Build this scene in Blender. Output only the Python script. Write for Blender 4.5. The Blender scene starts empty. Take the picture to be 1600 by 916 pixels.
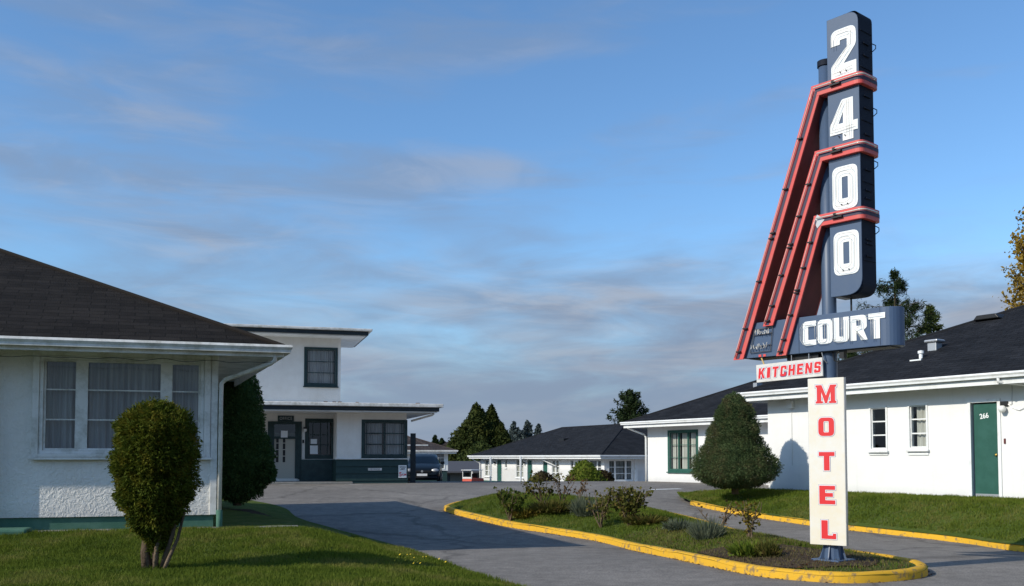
import bpy, bmesh, math, random
import numpy as np
from mathutils import Vector, Matrix, geometry, noise
R = math.radians
random.seed(7); rng = np.random.default_rng(7)
S = bpy.context.scene
COL = S.collection

# ---------------------------------------------------------------- camera
F = 1500.0; PITCH = R(2.7); EYE = 1.4; CY = 644.0
cam = bpy.data.cameras.new('camera'); co = bpy.data.objects.new('camera', cam); COL.objects.link(co)
co.location = (0, 0, EYE); co.rotation_euler = (R(90)+PITCH, 0, 0)
cam.sensor_width = 36; cam.lens = F/1600*36; cam.shift_y = (CY-458)/1600; cam.clip_end = 6000; cam.clip_start = .1
S.camera = co
S.view_settings.view_transform = 'Standard'; S.view_settings.look = 'None'
S.view_settings.exposure = 0.0; S.view_settings.gamma = 1

def sstep(a, b, x):
    t = min(1, max(0, (x-a)/(b-a))); return t*t*(3-2*t)
def G(x, y):                                    # height of the forecourt
    return .45*sstep(18, 33, y) - 1.5*sstep(37, 66, y) - .12*math.exp(-((y-16.5)/2.6)**2)
def gp(px, py, dz=0.0):                         # photo pixel -> point on the forecourt
    a = (px-800)/F; b = -(py-CY)/F
    r = Vector((a, math.cos(PITCH)-b*math.sin(PITCH), math.sin(PITCH)+b*math.cos(PITCH)))
    t = 3.0
    while t < 60:
        if EYE + r.z*t <= G(r.x*t, r.y*t)+dz: break
        t += .02
    return (r.x*t, r.y*t)

# ---------------------------------------------------------------- materials
def mat(name, col, rough=.7, spec=.3, metal=0.0):
    m = bpy.data.materials.new(name); m.use_nodes = True
    b = m.node_tree.nodes['Principled BSDF']
    b.inputs['Base Color'].default_value = (*col, 1); b.inputs['Roughness'].default_value = rough
    b.inputs['Specular IOR Level'].default_value = spec; b.inputs['Metallic'].default_value = metal
    m.diffuse_color = (*col, 1)
    return m
def nt(m): return m.node_tree, m.node_tree.nodes, m.node_tree.links, m.node_tree.nodes['Principled BSDF']
def noisy(m, stops, scale=5, detail=6, coord='Object', rough=.6, stretch=(1,1,1), bump=0, bscale=None, bdist=.02):
    t, n, l, b = nt(m)
    tc = n.new('ShaderNodeTexCoord'); mp = n.new('ShaderNodeMapping'); mp.inputs['Scale'].default_value = stretch
    l.new(tc.outputs[coord], mp.inputs[0])
    no = n.new('ShaderNodeTexNoise'); no.inputs['Scale'].default_value = scale; no.inputs['Detail'].default_value = detail
    no.inputs['Roughness'].default_value = rough
    l.new(mp.outputs[0], no.inputs['Vector'])
    cr = n.new('ShaderNodeValToRGB'); e = cr.color_ramp.elements
    e[0].position, e[0].color = stops[0][0], (*stops[0][1], 1)
    e[1].position, e[1].color = stops[-1][0], (*stops[-1][1], 1)
    for p, c in stops[1:-1]:
        k = e.new(p); k.color = (*c, 1)
    l.new(no.outputs['Fac'], cr.inputs[0]); l.new(cr.outputs[0], b.inputs['Base Color'])
    if bump:
        n2 = n.new('ShaderNodeTexNoise'); n2.inputs['Scale'].default_value = bscale or scale*4; n2.inputs['Detail'].default_value = 4
        l.new(tc.outputs[coord], n2.inputs['Vector'])
        bp = n.new('ShaderNodeBump'); bp.inputs['Strength'].default_value = bump; bp.inputs['Distance'].default_value = bdist
        l.new(n2.outputs['Fac'], bp.inputs['Height']); l.new(bp.outputs[0], b.inputs['Normal'])
    return cr

def stucco(name, base, dirt, bscale, bstr, bdist):
    m = mat(name, base, .85, .15); t, n, l, b = nt(m)
    tc = n.new('ShaderNodeTexCoord')
    vo = n.new('ShaderNodeTexNoise'); vo.inputs['Scale'].default_value = bscale; vo.inputs['Detail'].default_value = 3
    vo.inputs['Distortion'].default_value = 1.4
    l.new(tc.outputs['Object'], vo.inputs['Vector'])
    fine = n.new('ShaderNodeTexNoise'); fine.inputs['Scale'].default_value = bscale*5; fine.inputs['Detail'].default_value = 3
    l.new(tc.outputs['Object'], fine.inputs['Vector'])
    mx = n.new('ShaderNodeMath'); mx.operation = 'MULTIPLY_ADD'; mx.inputs[1].default_value = .25
    cr0 = n.new('ShaderNodeValToRGB'); cr0.color_ramp.elements[0].position = .42; cr0.color_ramp.elements[1].position = .6
    l.new(vo.outputs['Fac'], cr0.inputs[0])
    l.new(fine.outputs['Fac'], mx.inputs[0]); l.new(cr0.outputs[0], mx.inputs[2])
    bp = n.new('ShaderNodeBump'); bp.inputs['Strength'].default_value = bstr; bp.inputs['Distance'].default_value = bdist
    l.new(mx.outputs[0], bp.inputs['Height']); l.new(bp.outputs[0], b.inputs['Normal'])
    big = n.new('ShaderNodeTexNoise'); big.inputs['Scale'].default_value = 1.1; big.inputs['Detail'].default_value = 7; big.inputs['Roughness'].default_value = .7
    l.new(tc.outputs['Object'], big.inputs['Vector'])
    cr = n.new('ShaderNodeValToRGB'); cr.color_ramp.elements[0].position = .36; cr.color_ramp.elements[0].color = (*dirt, 1)
    cr.color_ramp.elements[1].position = .62; cr.color_ramp.elements[1].color = (*base, 1)
    l.new(big.outputs['Fac'], cr.inputs[0])
    # rain streaks and splash marks at the foot of the wall
    mp = n.new('ShaderNodeMapping'); mp.inputs['Scale'].default_value = (5,5,.35); l.new(tc.outputs['Object'], mp.inputs[0])
    st = n.new('ShaderNodeTexNoise'); st.inputs['Scale'].default_value = 1.6; st.inputs['Detail'].default_value = 6; l.new(mp.outputs[0], st.inputs['Vector'])
    sr = n.new('ShaderNodeMapRange'); sr.inputs[1].default_value = .55; sr.inputs[2].default_value = .8; sr.inputs[3].default_value = 1; sr.inputs[4].default_value = .94; l.new(st.outputs['Fac'], sr.inputs[0])
    sz = n.new('ShaderNodeSeparateXYZ'); l.new(tc.outputs['Object'], sz.inputs[0])
    zr = n.new('ShaderNodeMath'); zr.operation = 'MULTIPLY_ADD'; zr.inputs[1].default_value = -.55; l.new(big.outputs['Fac'], zr.inputs[0]); l.new(sz.outputs[2], zr.inputs[2])
    zm = n.new('ShaderNodeMapRange'); zm.inputs[1].default_value = .22; zm.inputs[2].default_value = .46; zm.inputs[3].default_value = .82; zm.inputs[4].default_value = 1; l.new(zr.outputs[0], zm.inputs[0])
    mm = n.new('ShaderNodeMath'); mm.operation = 'MULTIPLY'; l.new(sr.outputs[0], mm.inputs[0]); l.new(zm.outputs[0], mm.inputs[1])
    mu = n.new('ShaderNodeMix'); mu.data_type = 'RGBA'; mu.blend_type = 'MULTIPLY'; mu.inputs[0].default_value = 1
    l.new(cr.outputs[0], mu.inputs[6]); l.new(mm.outputs[0], mu.inputs[7]); l.new(mu.outputs[2], b.inputs['Base Color'])
    return m

def shingles(name, c1, c2, mortar):
    m = mat(name, c1, .93, .12); t, n, l, b = nt(m)
    uv = n.new('ShaderNodeTexCoord')
    w = n.new('ShaderNodeTexNoise'); w.inputs['Scale'].default_value = 2.2; l.new(uv.outputs['UV'], w.inputs['Vector'])
    ad = n.new('ShaderNodeVectorMath'); ad.operation = 'MULTIPLY_ADD'; ad.inputs[1].default_value = (.10, .07, 0)
    l.new(w.outputs['Color'], ad.inputs[0]); l.new(uv.outputs['UV'], ad.inputs[2])
    br = n.new('ShaderNodeTexBrick'); br.inputs['Scale'].default_value = 1.0
    br.inputs['Brick Width'].default_value = .42; br.inputs['Row Height'].default_value = .16
    br.inputs['Mortar Size'].default_value = .007; br.inputs['Mortar Smooth'].default_value = .3
    br.inputs['Color1'].default_value = (*c1, 1); br.inputs['Color2'].default_value = (*c2, 1); br.inputs['Mortar'].default_value = (*mortar, 1)
    l.new(ad.outputs[0], br.inputs['Vector'])
    no = n.new('ShaderNodeTexNoise'); no.inputs['Scale'].default_value = 1.3; no.inputs['Detail'].default_value = 8; no.inputs['Roughness'].default_value = .75
    l.new(uv.outputs['UV'], no.inputs['Vector'])
    mr = n.new('ShaderNodeMapRange'); mr.inputs[1].default_value = .3; mr.inputs[2].default_value = .7; mr.inputs[3].default_value = .6; mr.inputs[4].default_value = 1.5
    l.new(no.outputs['Fac'], mr.inputs[0])
    mu = n.new('ShaderNodeMix'); mu.data_type = 'RGBA'; mu.blend_type = 'MULTIPLY'; mu.inputs[0].default_value = 1
    l.new(br.outputs['Color'], mu.inputs[6]); l.new(mr.outputs[0], mu.inputs[7]); l.new(mu.outputs[2], b.inputs['Base Color'])
    # overlapping courses: saw-tooth height along the slope
    sx = n.new('ShaderNodeSeparateXYZ'); l.new(ad.outputs[0], sx.inputs[0])
    dv = n.new('ShaderNodeMath'); dv.operation = 'DIVIDE'; dv.inputs[1].default_value = .16; l.new(sx.outputs[1], dv.inputs[0])
    fr = n.new('ShaderNodeMath'); fr.operation = 'FRACT'; l.new(dv.outputs[0], fr.inputs[0])
    g = n.new('ShaderNodeTexNoise'); g.inputs['Scale'].default_value = 60; l.new(uv.outputs['UV'], g.inputs['Vector'])
    s1 = n.new('ShaderNodeMath'); s1.operation = 'MULTIPLY_ADD'; s1.inputs[1].default_value = -.9; l.new(fr.outputs[0], s1.inputs[0]); l.new(g.outputs['Fac'], s1.inputs[2])
    s2 = n.new('ShaderNodeMath'); s2.operation = 'MULTIPLY_ADD'; s2.inputs[1].default_value = -1.2; l.new(br.outputs['Fac'], s2.inputs[0]); l.new(s1.outputs[0], s2.inputs[2])
    bp = n.new('ShaderNodeBump'); bp.inputs['Strength'].default_value = .9; bp.inputs['Distance'].default_value = .03
    l.new(s2.outputs[0], bp.inputs['Height']); l.new(bp.outputs[0], b.inputs['Normal'])
    return m

def leafmat(name, c1, c2, c3, scale=3.0, trans=.25):
    m = mat(name, c1, .75, .08); t, n, l, b = nt(m)
    cr = noisy(m, [(.3, c1), (.5, c2), (.7, c3)], scale, 5, rough=.8)
    tr = n.new('ShaderNodeBsdfTranslucent'); mix = n.new('ShaderNodeMixShader'); mix.inputs[0].default_value = trans
    l.new(cr.outputs[0], tr.inputs[0]); l.new(b.outputs[0], mix.inputs[1]); l.new(tr.outputs[0], mix.inputs[2])
    l.new(mix.outputs[0], n['Material Output'].inputs[0])
    return m

def glassmat(name, tint=(.9, .95, 1), refl=.10):
    m = mat(name, (.02, .02, .02), .05); t, n, l, b = nt(m)
    tr = n.new('ShaderNodeBsdfTransparent'); tr.inputs[0].default_value = (*tint, 1)
    gl = n.new('ShaderNodeBsdfGlossy'); gl.inputs['Roughness'].default_value = .03
    lw = n.new('ShaderNodeLayerWeight'); lw.inputs[0].default_value = .5
    fz = n.new('ShaderNodeMath'); fz.operation = 'POWER'; fz.inputs[1].default_value = 4.5; l.new(lw.outputs['Facing'], fz.inputs[0])
    a = n.new('ShaderNodeMath'); a.operation = 'MULTIPLY_ADD'; a.inputs[1].default_value = .8; a.inputs[2].default_value = .07+refl; l.new(fz.outputs[0], a.inputs[0])
    no = n.new('ShaderNodeTexNoise'); no.inputs['Scale'].default_value = 1.5
    bp = n.new('ShaderNodeBump'); bp.inputs['Strength'].default_value = .08; bp.inputs['Distance'].default_value = .02
    l.new(no.outputs['Fac'], bp.inputs['Height']); l.new(bp.outputs[0], gl.inputs['Normal'])
    mx = n.new('ShaderNodeMixShader'); l.new(a.outputs[0], mx.inputs[0]); l.new(tr.outputs[0], mx.inputs[1]); l.new(gl.outputs[0], mx.inputs[2])
    l.new(mx.outputs[0], n['Material Output'].inputs[0])
    return m

def asphalt(name, c1, c2):
    m = mat(name, c1, .9, .2); t, n, l, b = nt(m)
    tc = n.new('ShaderNodeTexCoord')
    def N(s, d=4, r=.6):
        k = n.new('ShaderNodeTexNoise'); k.inputs['Scale'].default_value = s; k.inputs['Detail'].default_value = d; k.inputs['Roughness'].default_value = r
        l.new(tc.outputs['Object'], k.inputs['Vector']); return k
    a = N(.25, 6, .65); sp = N(55, 3); pt = N(4, 6, .7)
    cr = n.new('ShaderNodeValToRGB'); cr.color_ramp.elements[0].position = .35; cr.color_ramp.elements[0].color = (*c1, 1)
    cr.color_ramp.elements[1].position = .66; cr.color_ramp.elements[1].color = (*c2, 1); l.new(a.outputs['Fac'], cr.inputs[0])
    mr = n.new('ShaderNodeMapRange'); mr.inputs[1].default_value = .3; mr.inputs[2].default_value = .7; mr.inputs[3].default_value = .6; mr.inputs[4].default_value = 1.45
    l.new(sp.outputs['Fac'], mr.inputs[0])
    mr2 = n.new('ShaderNodeMapRange'); mr2.inputs[1].default_value = .3; mr2.inputs[2].default_value = .7; mr2.inputs[3].default_value = .80; mr2.inputs[4].default_value = 1.16
    l.new(pt.outputs['Fac'], mr2.inputs[0])
    mm = n.new('ShaderNodeMath'); mm.operation = 'MULTIPLY'; l.new(mr.outputs[0], mm.inputs[0]); l.new(mr2.outputs[0], mm.inputs[1])
    # cracks
    vo = n.new('ShaderNodeTexVoronoi'); vo.feature = 'DISTANCE_TO_EDGE'; vo.inputs['Scale'].default_value = .17
    wn = N(1.2, 5); va = n.new('ShaderNodeVectorMath'); va.operation = 'MULTIPLY_ADD'; va.inputs[1].default_value = (1.1, 1.1, 0)
    l.new(wn.outputs['Color'], va.inputs[0]); l.new(tc.outputs['Object'], va.inputs[2]); l.new(va.outputs[0], vo.inputs['Vector'])
    ck = n.new('ShaderNodeMapRange'); ck.inputs[1].default_value = .003; ck.inputs[2].default_value = .014; ck.inputs[3].default_value = .68; ck.inputs[4].default_value = 1
    l.new(vo.outputs[0], ck.inputs[0])
    m3 = n.new('ShaderNodeMath'); m3.operation = 'MULTIPLY'; l.new(mm.outputs[0], m3.inputs[0]); l.new(ck.outputs[0], m3.inputs[1])
    mu = n.new('ShaderNodeMix'); mu.data_type = 'RGBA'; mu.blend_type = 'MULTIPLY'; mu.inputs[0].default_value = 1
    l.new(cr.outputs[0], mu.inputs[6]); l.new(m3.outputs[0], mu.inputs[7]); l.new(mu.outputs[2], b.inputs['Base Color'])
    bp = n.new('ShaderNodeBump'); bp.inputs['Strength'].default_value = .4; bp.inputs['Distance'].default_value = .01
    l.new(sp.outputs['Fac'], bp.inputs['Height']); l.new(bp.outputs[0], b.inputs['Normal'])
    return m

def painted(name, col, dark, scale=3, lo=.35, hi=.55, rough=.5, spec=.4, bump=.15, stretch=(1,1,1)):
    m = mat(name, col, rough, spec)
    noisy(m, [(lo, dark), (hi, col)], scale, 8, rough=.7, stretch=stretch, bump=bump, bscale=scale*8, bdist=.004)
    return m

MT = {}
MT['stucco_near'] = stucco('stucco_near', (.80,.78,.74), (.72,.69,.64), 14, .55, .010)
MT['stucco'] = stucco('stucco', (.80,.80,.785), (.77,.76,.74), 14, .2, .004)
MT['stucco_office'] = stucco('stucco_office', (.80,.78,.74), (.72,.69,.64), 12, .35, .006)
MT['brick_white'] = MT['stucco']
MT['white'] = painted('white_trim', (.78,.79,.78), (.6,.6,.57), 2.5, .3, .5)
MT['trim_grey'] = painted('white_trim_weathered', (.74,.73,.70), (.46,.45,.40), 3.5, .34, .56)
MT['green'] = painted('green_paint', (.018,.085,.062), (.03,.11,.085), 3, .3, .6)
MT['green_light'] = painted('green_base_paint', (.05,.14,.095), (.08,.18,.13), 4, .35, .6, .8)
MT['teal'] = painted('dark_teal_paint', (.010,.030,.032), (.022,.05,.05), 5, .3, .6)
MT['teal_board'] = painted('teal_board_paint', (.014,.040,.038), (.02,.05,.047), 4, .3, .6, .6)
MT['fascia'] = painted('fascia_paint', (.010,.018,.026), (.02,.035,.04), 6, .3, .6)
MT['shingle_brown'] = shingles('shingle_brown', (.015,.0125,.0105), (.026,.022,.019), (.006,.005,.004))
MT['shingle_black'] = shingles('shingle_black', (.016,.017,.020), (.026,.027,.031), (.006,.006,.007))
MT['shingle_old'] = shingles('shingle_old', (.05,.04,.038), (.08,.065,.06), (.02,.02,.02))
MT['glass'] = glassmat('glass', (.85,.9,.92), .0); MT['glass_dark'] = glassmat('glass_dark', (.55,.6,.6), .0)
MT['curtain'] = mat('curtain_cloth', (.42,.41,.41), .9, .1)
noisy(MT['curtain'], [(.3, (.18,.175,.17)), (.7, (.40,.385,.37))], 1.5, 3, stretch=(6,6,.4))
MT['curtain_cream'] = mat('curtain_cream', (.60,.56,.48), .9, .1)
noisy(MT['curtain_cream'], [(.3, (.45,.41,.34)), (.7, (.72,.68,.6))], 1.5, 3, stretch=(6,6,.4))
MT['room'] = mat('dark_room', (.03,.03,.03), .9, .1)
MT['asphalt'] = asphalt('asphalt', (.158,.143,.127), (.225,.205,.182))
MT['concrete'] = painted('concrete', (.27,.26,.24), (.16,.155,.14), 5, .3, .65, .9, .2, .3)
MT['soil'] = mat('soil', (.07,.05,.035), .95, .1); noisy(MT['soil'], [(.3,(.03,.02,.014)),(.55,(.075,.052,.034)),(.75,(.13,.10,.075))], 14, 8, bump=.8, bscale=25, bdist=.04)
MT['turf'] = mat('turf', (.05,.08,.02), .95, .1)
noisy(MT['turf'], [(.3,(.05,.07,.014)),(.5,(.075,.11,.018)),(.68,(.13,.13,.045))], 2.6, 10, rough=.75, bump=.9, bscale=40, bdist=.03)
MT['far_ground'] = mat('far_ground', (.05,.06,.03), .95, .1); noisy(MT['far_ground'], [(.3,(.03,.05,.02)),(.7,(.09,.09,.05))], .05, 8)
MT['kerb'] = painted('yellow_kerb', (.66,.37,.028), (.27,.18,.08), 9, .38, .47, .8, .2, .9)
MT['line'] = painted('road_paint', (.6,.6,.58), (.2,.2,.2), 8, .4, .5, .8, .2)
MT['blue'] = painted('sign_blue', (.050,.088,.165), (.070,.105,.17), 2, .35, .7, .45, .45, .05)
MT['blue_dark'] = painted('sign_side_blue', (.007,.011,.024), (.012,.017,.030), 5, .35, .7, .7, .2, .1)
MT['red'] = painted('sign_red', (.66,.085,.075), (.55,.13,.11), 4, .3, .6, .5, .4, .05)
MT['red_shaded'] = painted('sign_red_shaded', (.21,.05,.045), (.14,.04,.035), 3, .3, .6, .7, .3)  # darker copy of the sign red; fin sides' shade is in the colour
MT['sign_white'] = mat('sign_white', (.82,.84,.83), .5, .4)
MT['cream'] = painted('sign_cream', (.75,.73,.68), (.74,.67,.52), 1.6, .40, .62, .5, .4, .03)
MT['kitchen_board'] = painted('board_offwhite', (.66,.64,.60), (.52,.5,.46), 6, .3, .5, .5, .3)
MT['letter_red'] = mat('letter_red', (.68,.025,.03), .45, .4)
MT['letter_line'] = mat('letter_line', (.12,.13,.30), .5, .3)
MT['groove'] = mat('groove', (.05,.045,.08), .6, .4)
MT['neon'] = mat('neon_tube', (.62,.60,.55), .15, .6)
MT['neon_dark'] = mat('neon_tube_dark', (.09,.085,.08), .3, .5)
MT['neon_thin'] = mat('neon_tube_thin', (.38,.30,.22), .2, .5)
MT['neon_pink'] = mat('neon_tube_pink', (.75,.35,.30), .2, .6)
MT['metal'] = mat('galvanised', (.45,.46,.47), .45, .5, .6)
MT['black'] = mat('black_part', (.012,.012,.013), .5, .4)
MT['bark'] = mat('bark', (.11,.075,.05), .9, .1); noisy(MT['bark'], [(.3,(.05,.032,.02)),(.7,(.20,.15,.105))], 9, 8, stretch=(1,1,.25), bump=.8, bdist=.02)
MT['cedar'] = leafmat('cedar_leaf', (.038,.060,.008), (.085,.105,.012), (.20,.15,.02), 6, .3)
MT['dark_conifer'] = leafmat('dark_conifer_leaf', (.035,.075,.02), (.055,.10,.03), (.085,.13,.04), 3, .2)
MT['spruce'] = leafmat('spruce_leaf', (.045,.075,.032), (.078,.112,.044), (.14,.105,.055), 2.6, .25)
MT['fir'] = leafmat('fir_leaf', (.016,.030,.012), (.028,.045,.016), (.04,.058,.02), 1, .15)
MT['fir_light'] = leafmat('fir_leaf_light', (.035,.055,.018), (.055,.075,.02), (.085,.10,.03), 1, .2)
MT['olive_leaf'] = leafmat('olive_leaf', (.025,.038,.010), (.045,.058,.014), (.08,.085,.02), .6, .2)
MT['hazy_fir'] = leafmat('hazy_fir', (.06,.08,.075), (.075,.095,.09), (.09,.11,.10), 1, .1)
MT['poplar'] = leafmat('poplar_leaf', (.20,.14,.02), (.34,.22,.03), (.30,.26,.12), .5, .4)
MT['bush_green'] = leafmat('bush_green', (.07,.12,.015), (.12,.16,.02), (.17,.15,.03), 4, .3)
MT['bush_brown'] = leafmat('bush_brown', (.04,.025,.014), (.055,.04,.02), (.035,.045,.015), 4, .2)
MT['rose'] = leafmat('rose_leaf', (.05,.06,.015), (.105,.105,.022), (.17,.09,.04), 8, .3)
MT['rose_green'] = leafmat('rose_leaf_green', (.05,.08,.015), (.09,.12,.02), (.13,.10,.03), 6, .3)
MT['rose_red'] = leafmat('rose_leaf_red', (.12,.045,.025), (.13,.075,.03), (.08,.07,.025), 8, .3)
MT['rose_yellow'] = leafmat('rose_leaf_yellow', (.08,.09,.015), (.16,.13,.02), (.10,.045,.02), 8, .3)
MT['lavender'] = leafmat('lavender_leaf', (.08,.10,.07), (.12,.14,.09), (.15,.155,.10), 5, .2)
MT['blade'] = leafmat('grass_blade', (.065,.100,.013), (.120,.160,.020), (.24,.21,.065), .9, .35)
MT['dry'] = leafmat('dry_grass', (.12,.10,.045), (.16,.13,.06), (.09,.10,.03), 3, .3)
MT['car_paint'] = mat('car_paint', (.004,.007,.010), .35, .3)
MT['tyre'] = mat('tyre', (.015,.015,.015), .9)
MT['lamp_glass'] = mat('lamp_glass', (.8,.8,.77), .3, .5)
MT['orange_red'] = mat('orange_red_paint', (.62,.09,.05), .5, .4)
MT['paper'] = mat('paper', (.75,.77,.8), .8)
MT['brass'] = mat('brass', (.6,.38,.1), .3, .5, .9)

# ---------------------------------------------------------------- mesh helpers
def tag(o, label=None, cat=None, group=None, kind=None):
    if label: o['label'] = label
    if cat: o['category'] = cat
    if group: o['group'] = group
    if kind: o['kind'] = kind
    return o
def empty(name, loc=(0,0,0), rz=0.0, label=None, cat=None, group=None):
    o = bpy.data.objects.new(name, None); COL.objects.link(o); o.location = loc; o.rotation_euler = (0,0,rz)
    return tag(o, label, cat, group)
def link(name, me, m, parent=None):
    o = bpy.data.objects.new(name, me); COL.objects.link(o)
    if m is not None and not me.materials: me.materials.append(MT[m] if isinstance(m, str) else m)
    if parent: o.parent = parent
    return o
class MB:
    def __init__(s): s.v = []; s.f = []; s.uv = None
    def add(s, vs, fs):
        b = len(s.v); s.v += [tuple(v) for v in vs]; s.f += [tuple(b+i for i in f) for f in fs]; return s
    def box(s, x0, x1, y0, y1, z0, z1):
        return s.add([(x,y,z) for z in (z0,z1) for x,y in ((x0,y0),(x1,y0),(x1,y1),(x0,y1))],
                     [(3,2,1,0),(4,5,6,7),(0,1,5,4),(1,2,6,5),(2,3,7,6),(3,0,4,7)])
    def quad(s, a, b, c, d): return s.add([a,b,c,d], [(0,1,2,3)])
    def prism(s, prof, y0, y1, ax='y'):           # profile (a,b): ax y -> (a,y,b); ax z -> (a,b,z); ax x -> (x,a,b)
        n = len(prof)
        def P(a, b, t): return (a,t,b) if ax == 'y' else ((a,b,t) if ax == 'z' else (t,a,b))
        vs = [P(a,b,y0) for a,b in prof] + [P(a,b,y1) for a,b in prof]
        fs = [tuple(range(n)), tuple(range(2*n-1, n-1, -1))] + [(i, i+n, (i+1)%n+n, (i+1)%n) for i in range(n)]
        return s.add(vs, fs)
    def tube(s, pts, r, n=8, caps=True):
        pts = [Vector(p) for p in pts]; k = len(pts)
        rs = r if isinstance(r, (list, tuple)) else [r]*k
        rings = []; up = None
        for i in range(k):
            d = (pts[min(i+1,k-1)]-pts[max(i-1,0)]).normalized()
            if up is None: up = d.orthogonal().normalized()
            up = (up - d*up.dot(d)); up = up.normalized() if up.length > 1e-6 else d.orthogonal().normalized()
            w = d.cross(up)
            rings.append([pts[i] + (up*math.cos(a)+w*math.sin(a))*rs[i] for a in [2*math.pi*j/n for j in range(n)]])
        vs = [v for rg in rings for v in rg]
        fs = [(i*n+j, i*n+(j+1)%n, (i+1)*n+(j+1)%n, (i+1)*n+j) for i in range(k-1) for j in range(n)]
        if caps: fs += [tuple(range(n-1,-1,-1)), tuple(range((k-1)*n, k*n))]
        return s.add(vs, fs)
    def lathe(s, prof, c=(0,0), n=24):            # prof (r,z)
        k = len(prof)
        vs = [(c[0]+r*math.cos(2*math.pi*j/n), c[1]+r*math.sin(2*math.pi*j/n), z) for r,z in prof for j in range(n)]
        fs = [(i*n+j, i*n+(j+1)%n, (i+1)*n+(j+1)%n, (i+1)*n+j) for i in range(k-1) for j in range(n)]
        fs += [tuple(range(n-1,-1,-1)), tuple(range((k-1)*n, k*n))]
        return s.add(vs, fs)
    def build(s, name, m, parent=None, bevel=0, smooth=False):
        me = bpy.data.meshes.new(name); me.from_pydata(s.v, [], s.f); me.update()
        bm = bmesh.new(); bm.from_mesh(me); bmesh.ops.recalc_face_normals(bm, faces=bm.faces); bm.to_mesh(me); bm.free()
        if smooth: me.polygons.foreach_set('use_smooth', [True]*len(me.polygons))
        o = link(name, me, m, parent)
        if bevel:
            b = o.modifiers.new('bevel', 'BEVEL'); b.width = bevel; b.segments = 2; b.limit_method = 'ANGLE'; b.angle_limit = R(40)
        return o

def rounded(pts, seg=5):                          # [(x,y) or (x,y,r)] -> rounded outline
    out = []; n = len(pts)
    for i, p in enumerate(pts):
        if len(p) < 3 or p[2] <= 0: out.append((p[0], p[1])); continue
        c = Vector(p[:2]); a = (Vector(pts[i-1][:2])-c); b = (Vector(pts[(i+1)%n][:2])-c)
        r = min(p[2], a.length*.49, b.length*.49); a.normalize(); b.normalize()
        for k in range(seg+1):
            t = k/seg; q = (c+a*r)*(1-t)**2 + c*2*t*(1-t) + (c+b*r)*t*t
            out.append((q.x, q.y))
    return out
def flat_shape(name, outlines, m, parent, loc, rot=(R(90),0,0), offset=0.0, ext=.002, scale=1.0):
    cu = bpy.data.curves.new(name, 'CURVE'); cu.dimensions = '2D'; cu.fill_mode = 'BOTH'; cu.extrude = ext; cu.offset = offset
    for o in outlines:
        sp = cu.splines.new('POLY'); sp.points.add(len(o)-1)
        for i, (x, y) in enumerate(o): sp.points[i].co = (x, y, 0, 1)
        sp.use_cyclic_u = True
    t = bpy.data.objects.new(name, cu); COL.objects.link(t)
    me = bpy.data.meshes.new_from_object(t.evaluated_get(bpy.context.evaluated_depsgraph_get()))
    bpy.data.objects.remove(t); bpy.data.curves.remove(cu)
    me.materials.clear(); me.name = name
    o = link(name, me, m, parent); o.location = loc; o.rotation_euler = rot; o.scale = (scale,)*3
    return o
def text_mesh(name, body, size, m, parent, loc, rot=(R(90),0,0), sx=1, ext=.002, offset=0.0, spacing=1.0):
    cu = bpy.data.curves.new(name, 'FONT'); cu.body = body; cu.size = size; cu.extrude = ext; cu.offset = offset
    cu.align_x = 'CENTER'; cu.align_y = 'CENTER'; cu.space_character = spacing; cu.space_line = .85
    t = bpy.data.objects.new(name, cu); COL.objects.link(t)
    me = bpy.data.meshes.new_from_object(t.evaluated_get(bpy.context.evaluated_depsgraph_get()))
    bpy.data.objects.remove(t); bpy.data.curves.remove(cu)
    me.materials.clear(); me.name = name
    o = link(name, me, m, parent); o.location = loc; o.rotation_euler = rot; o.scale = (sx,1,1)
    return o

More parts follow.
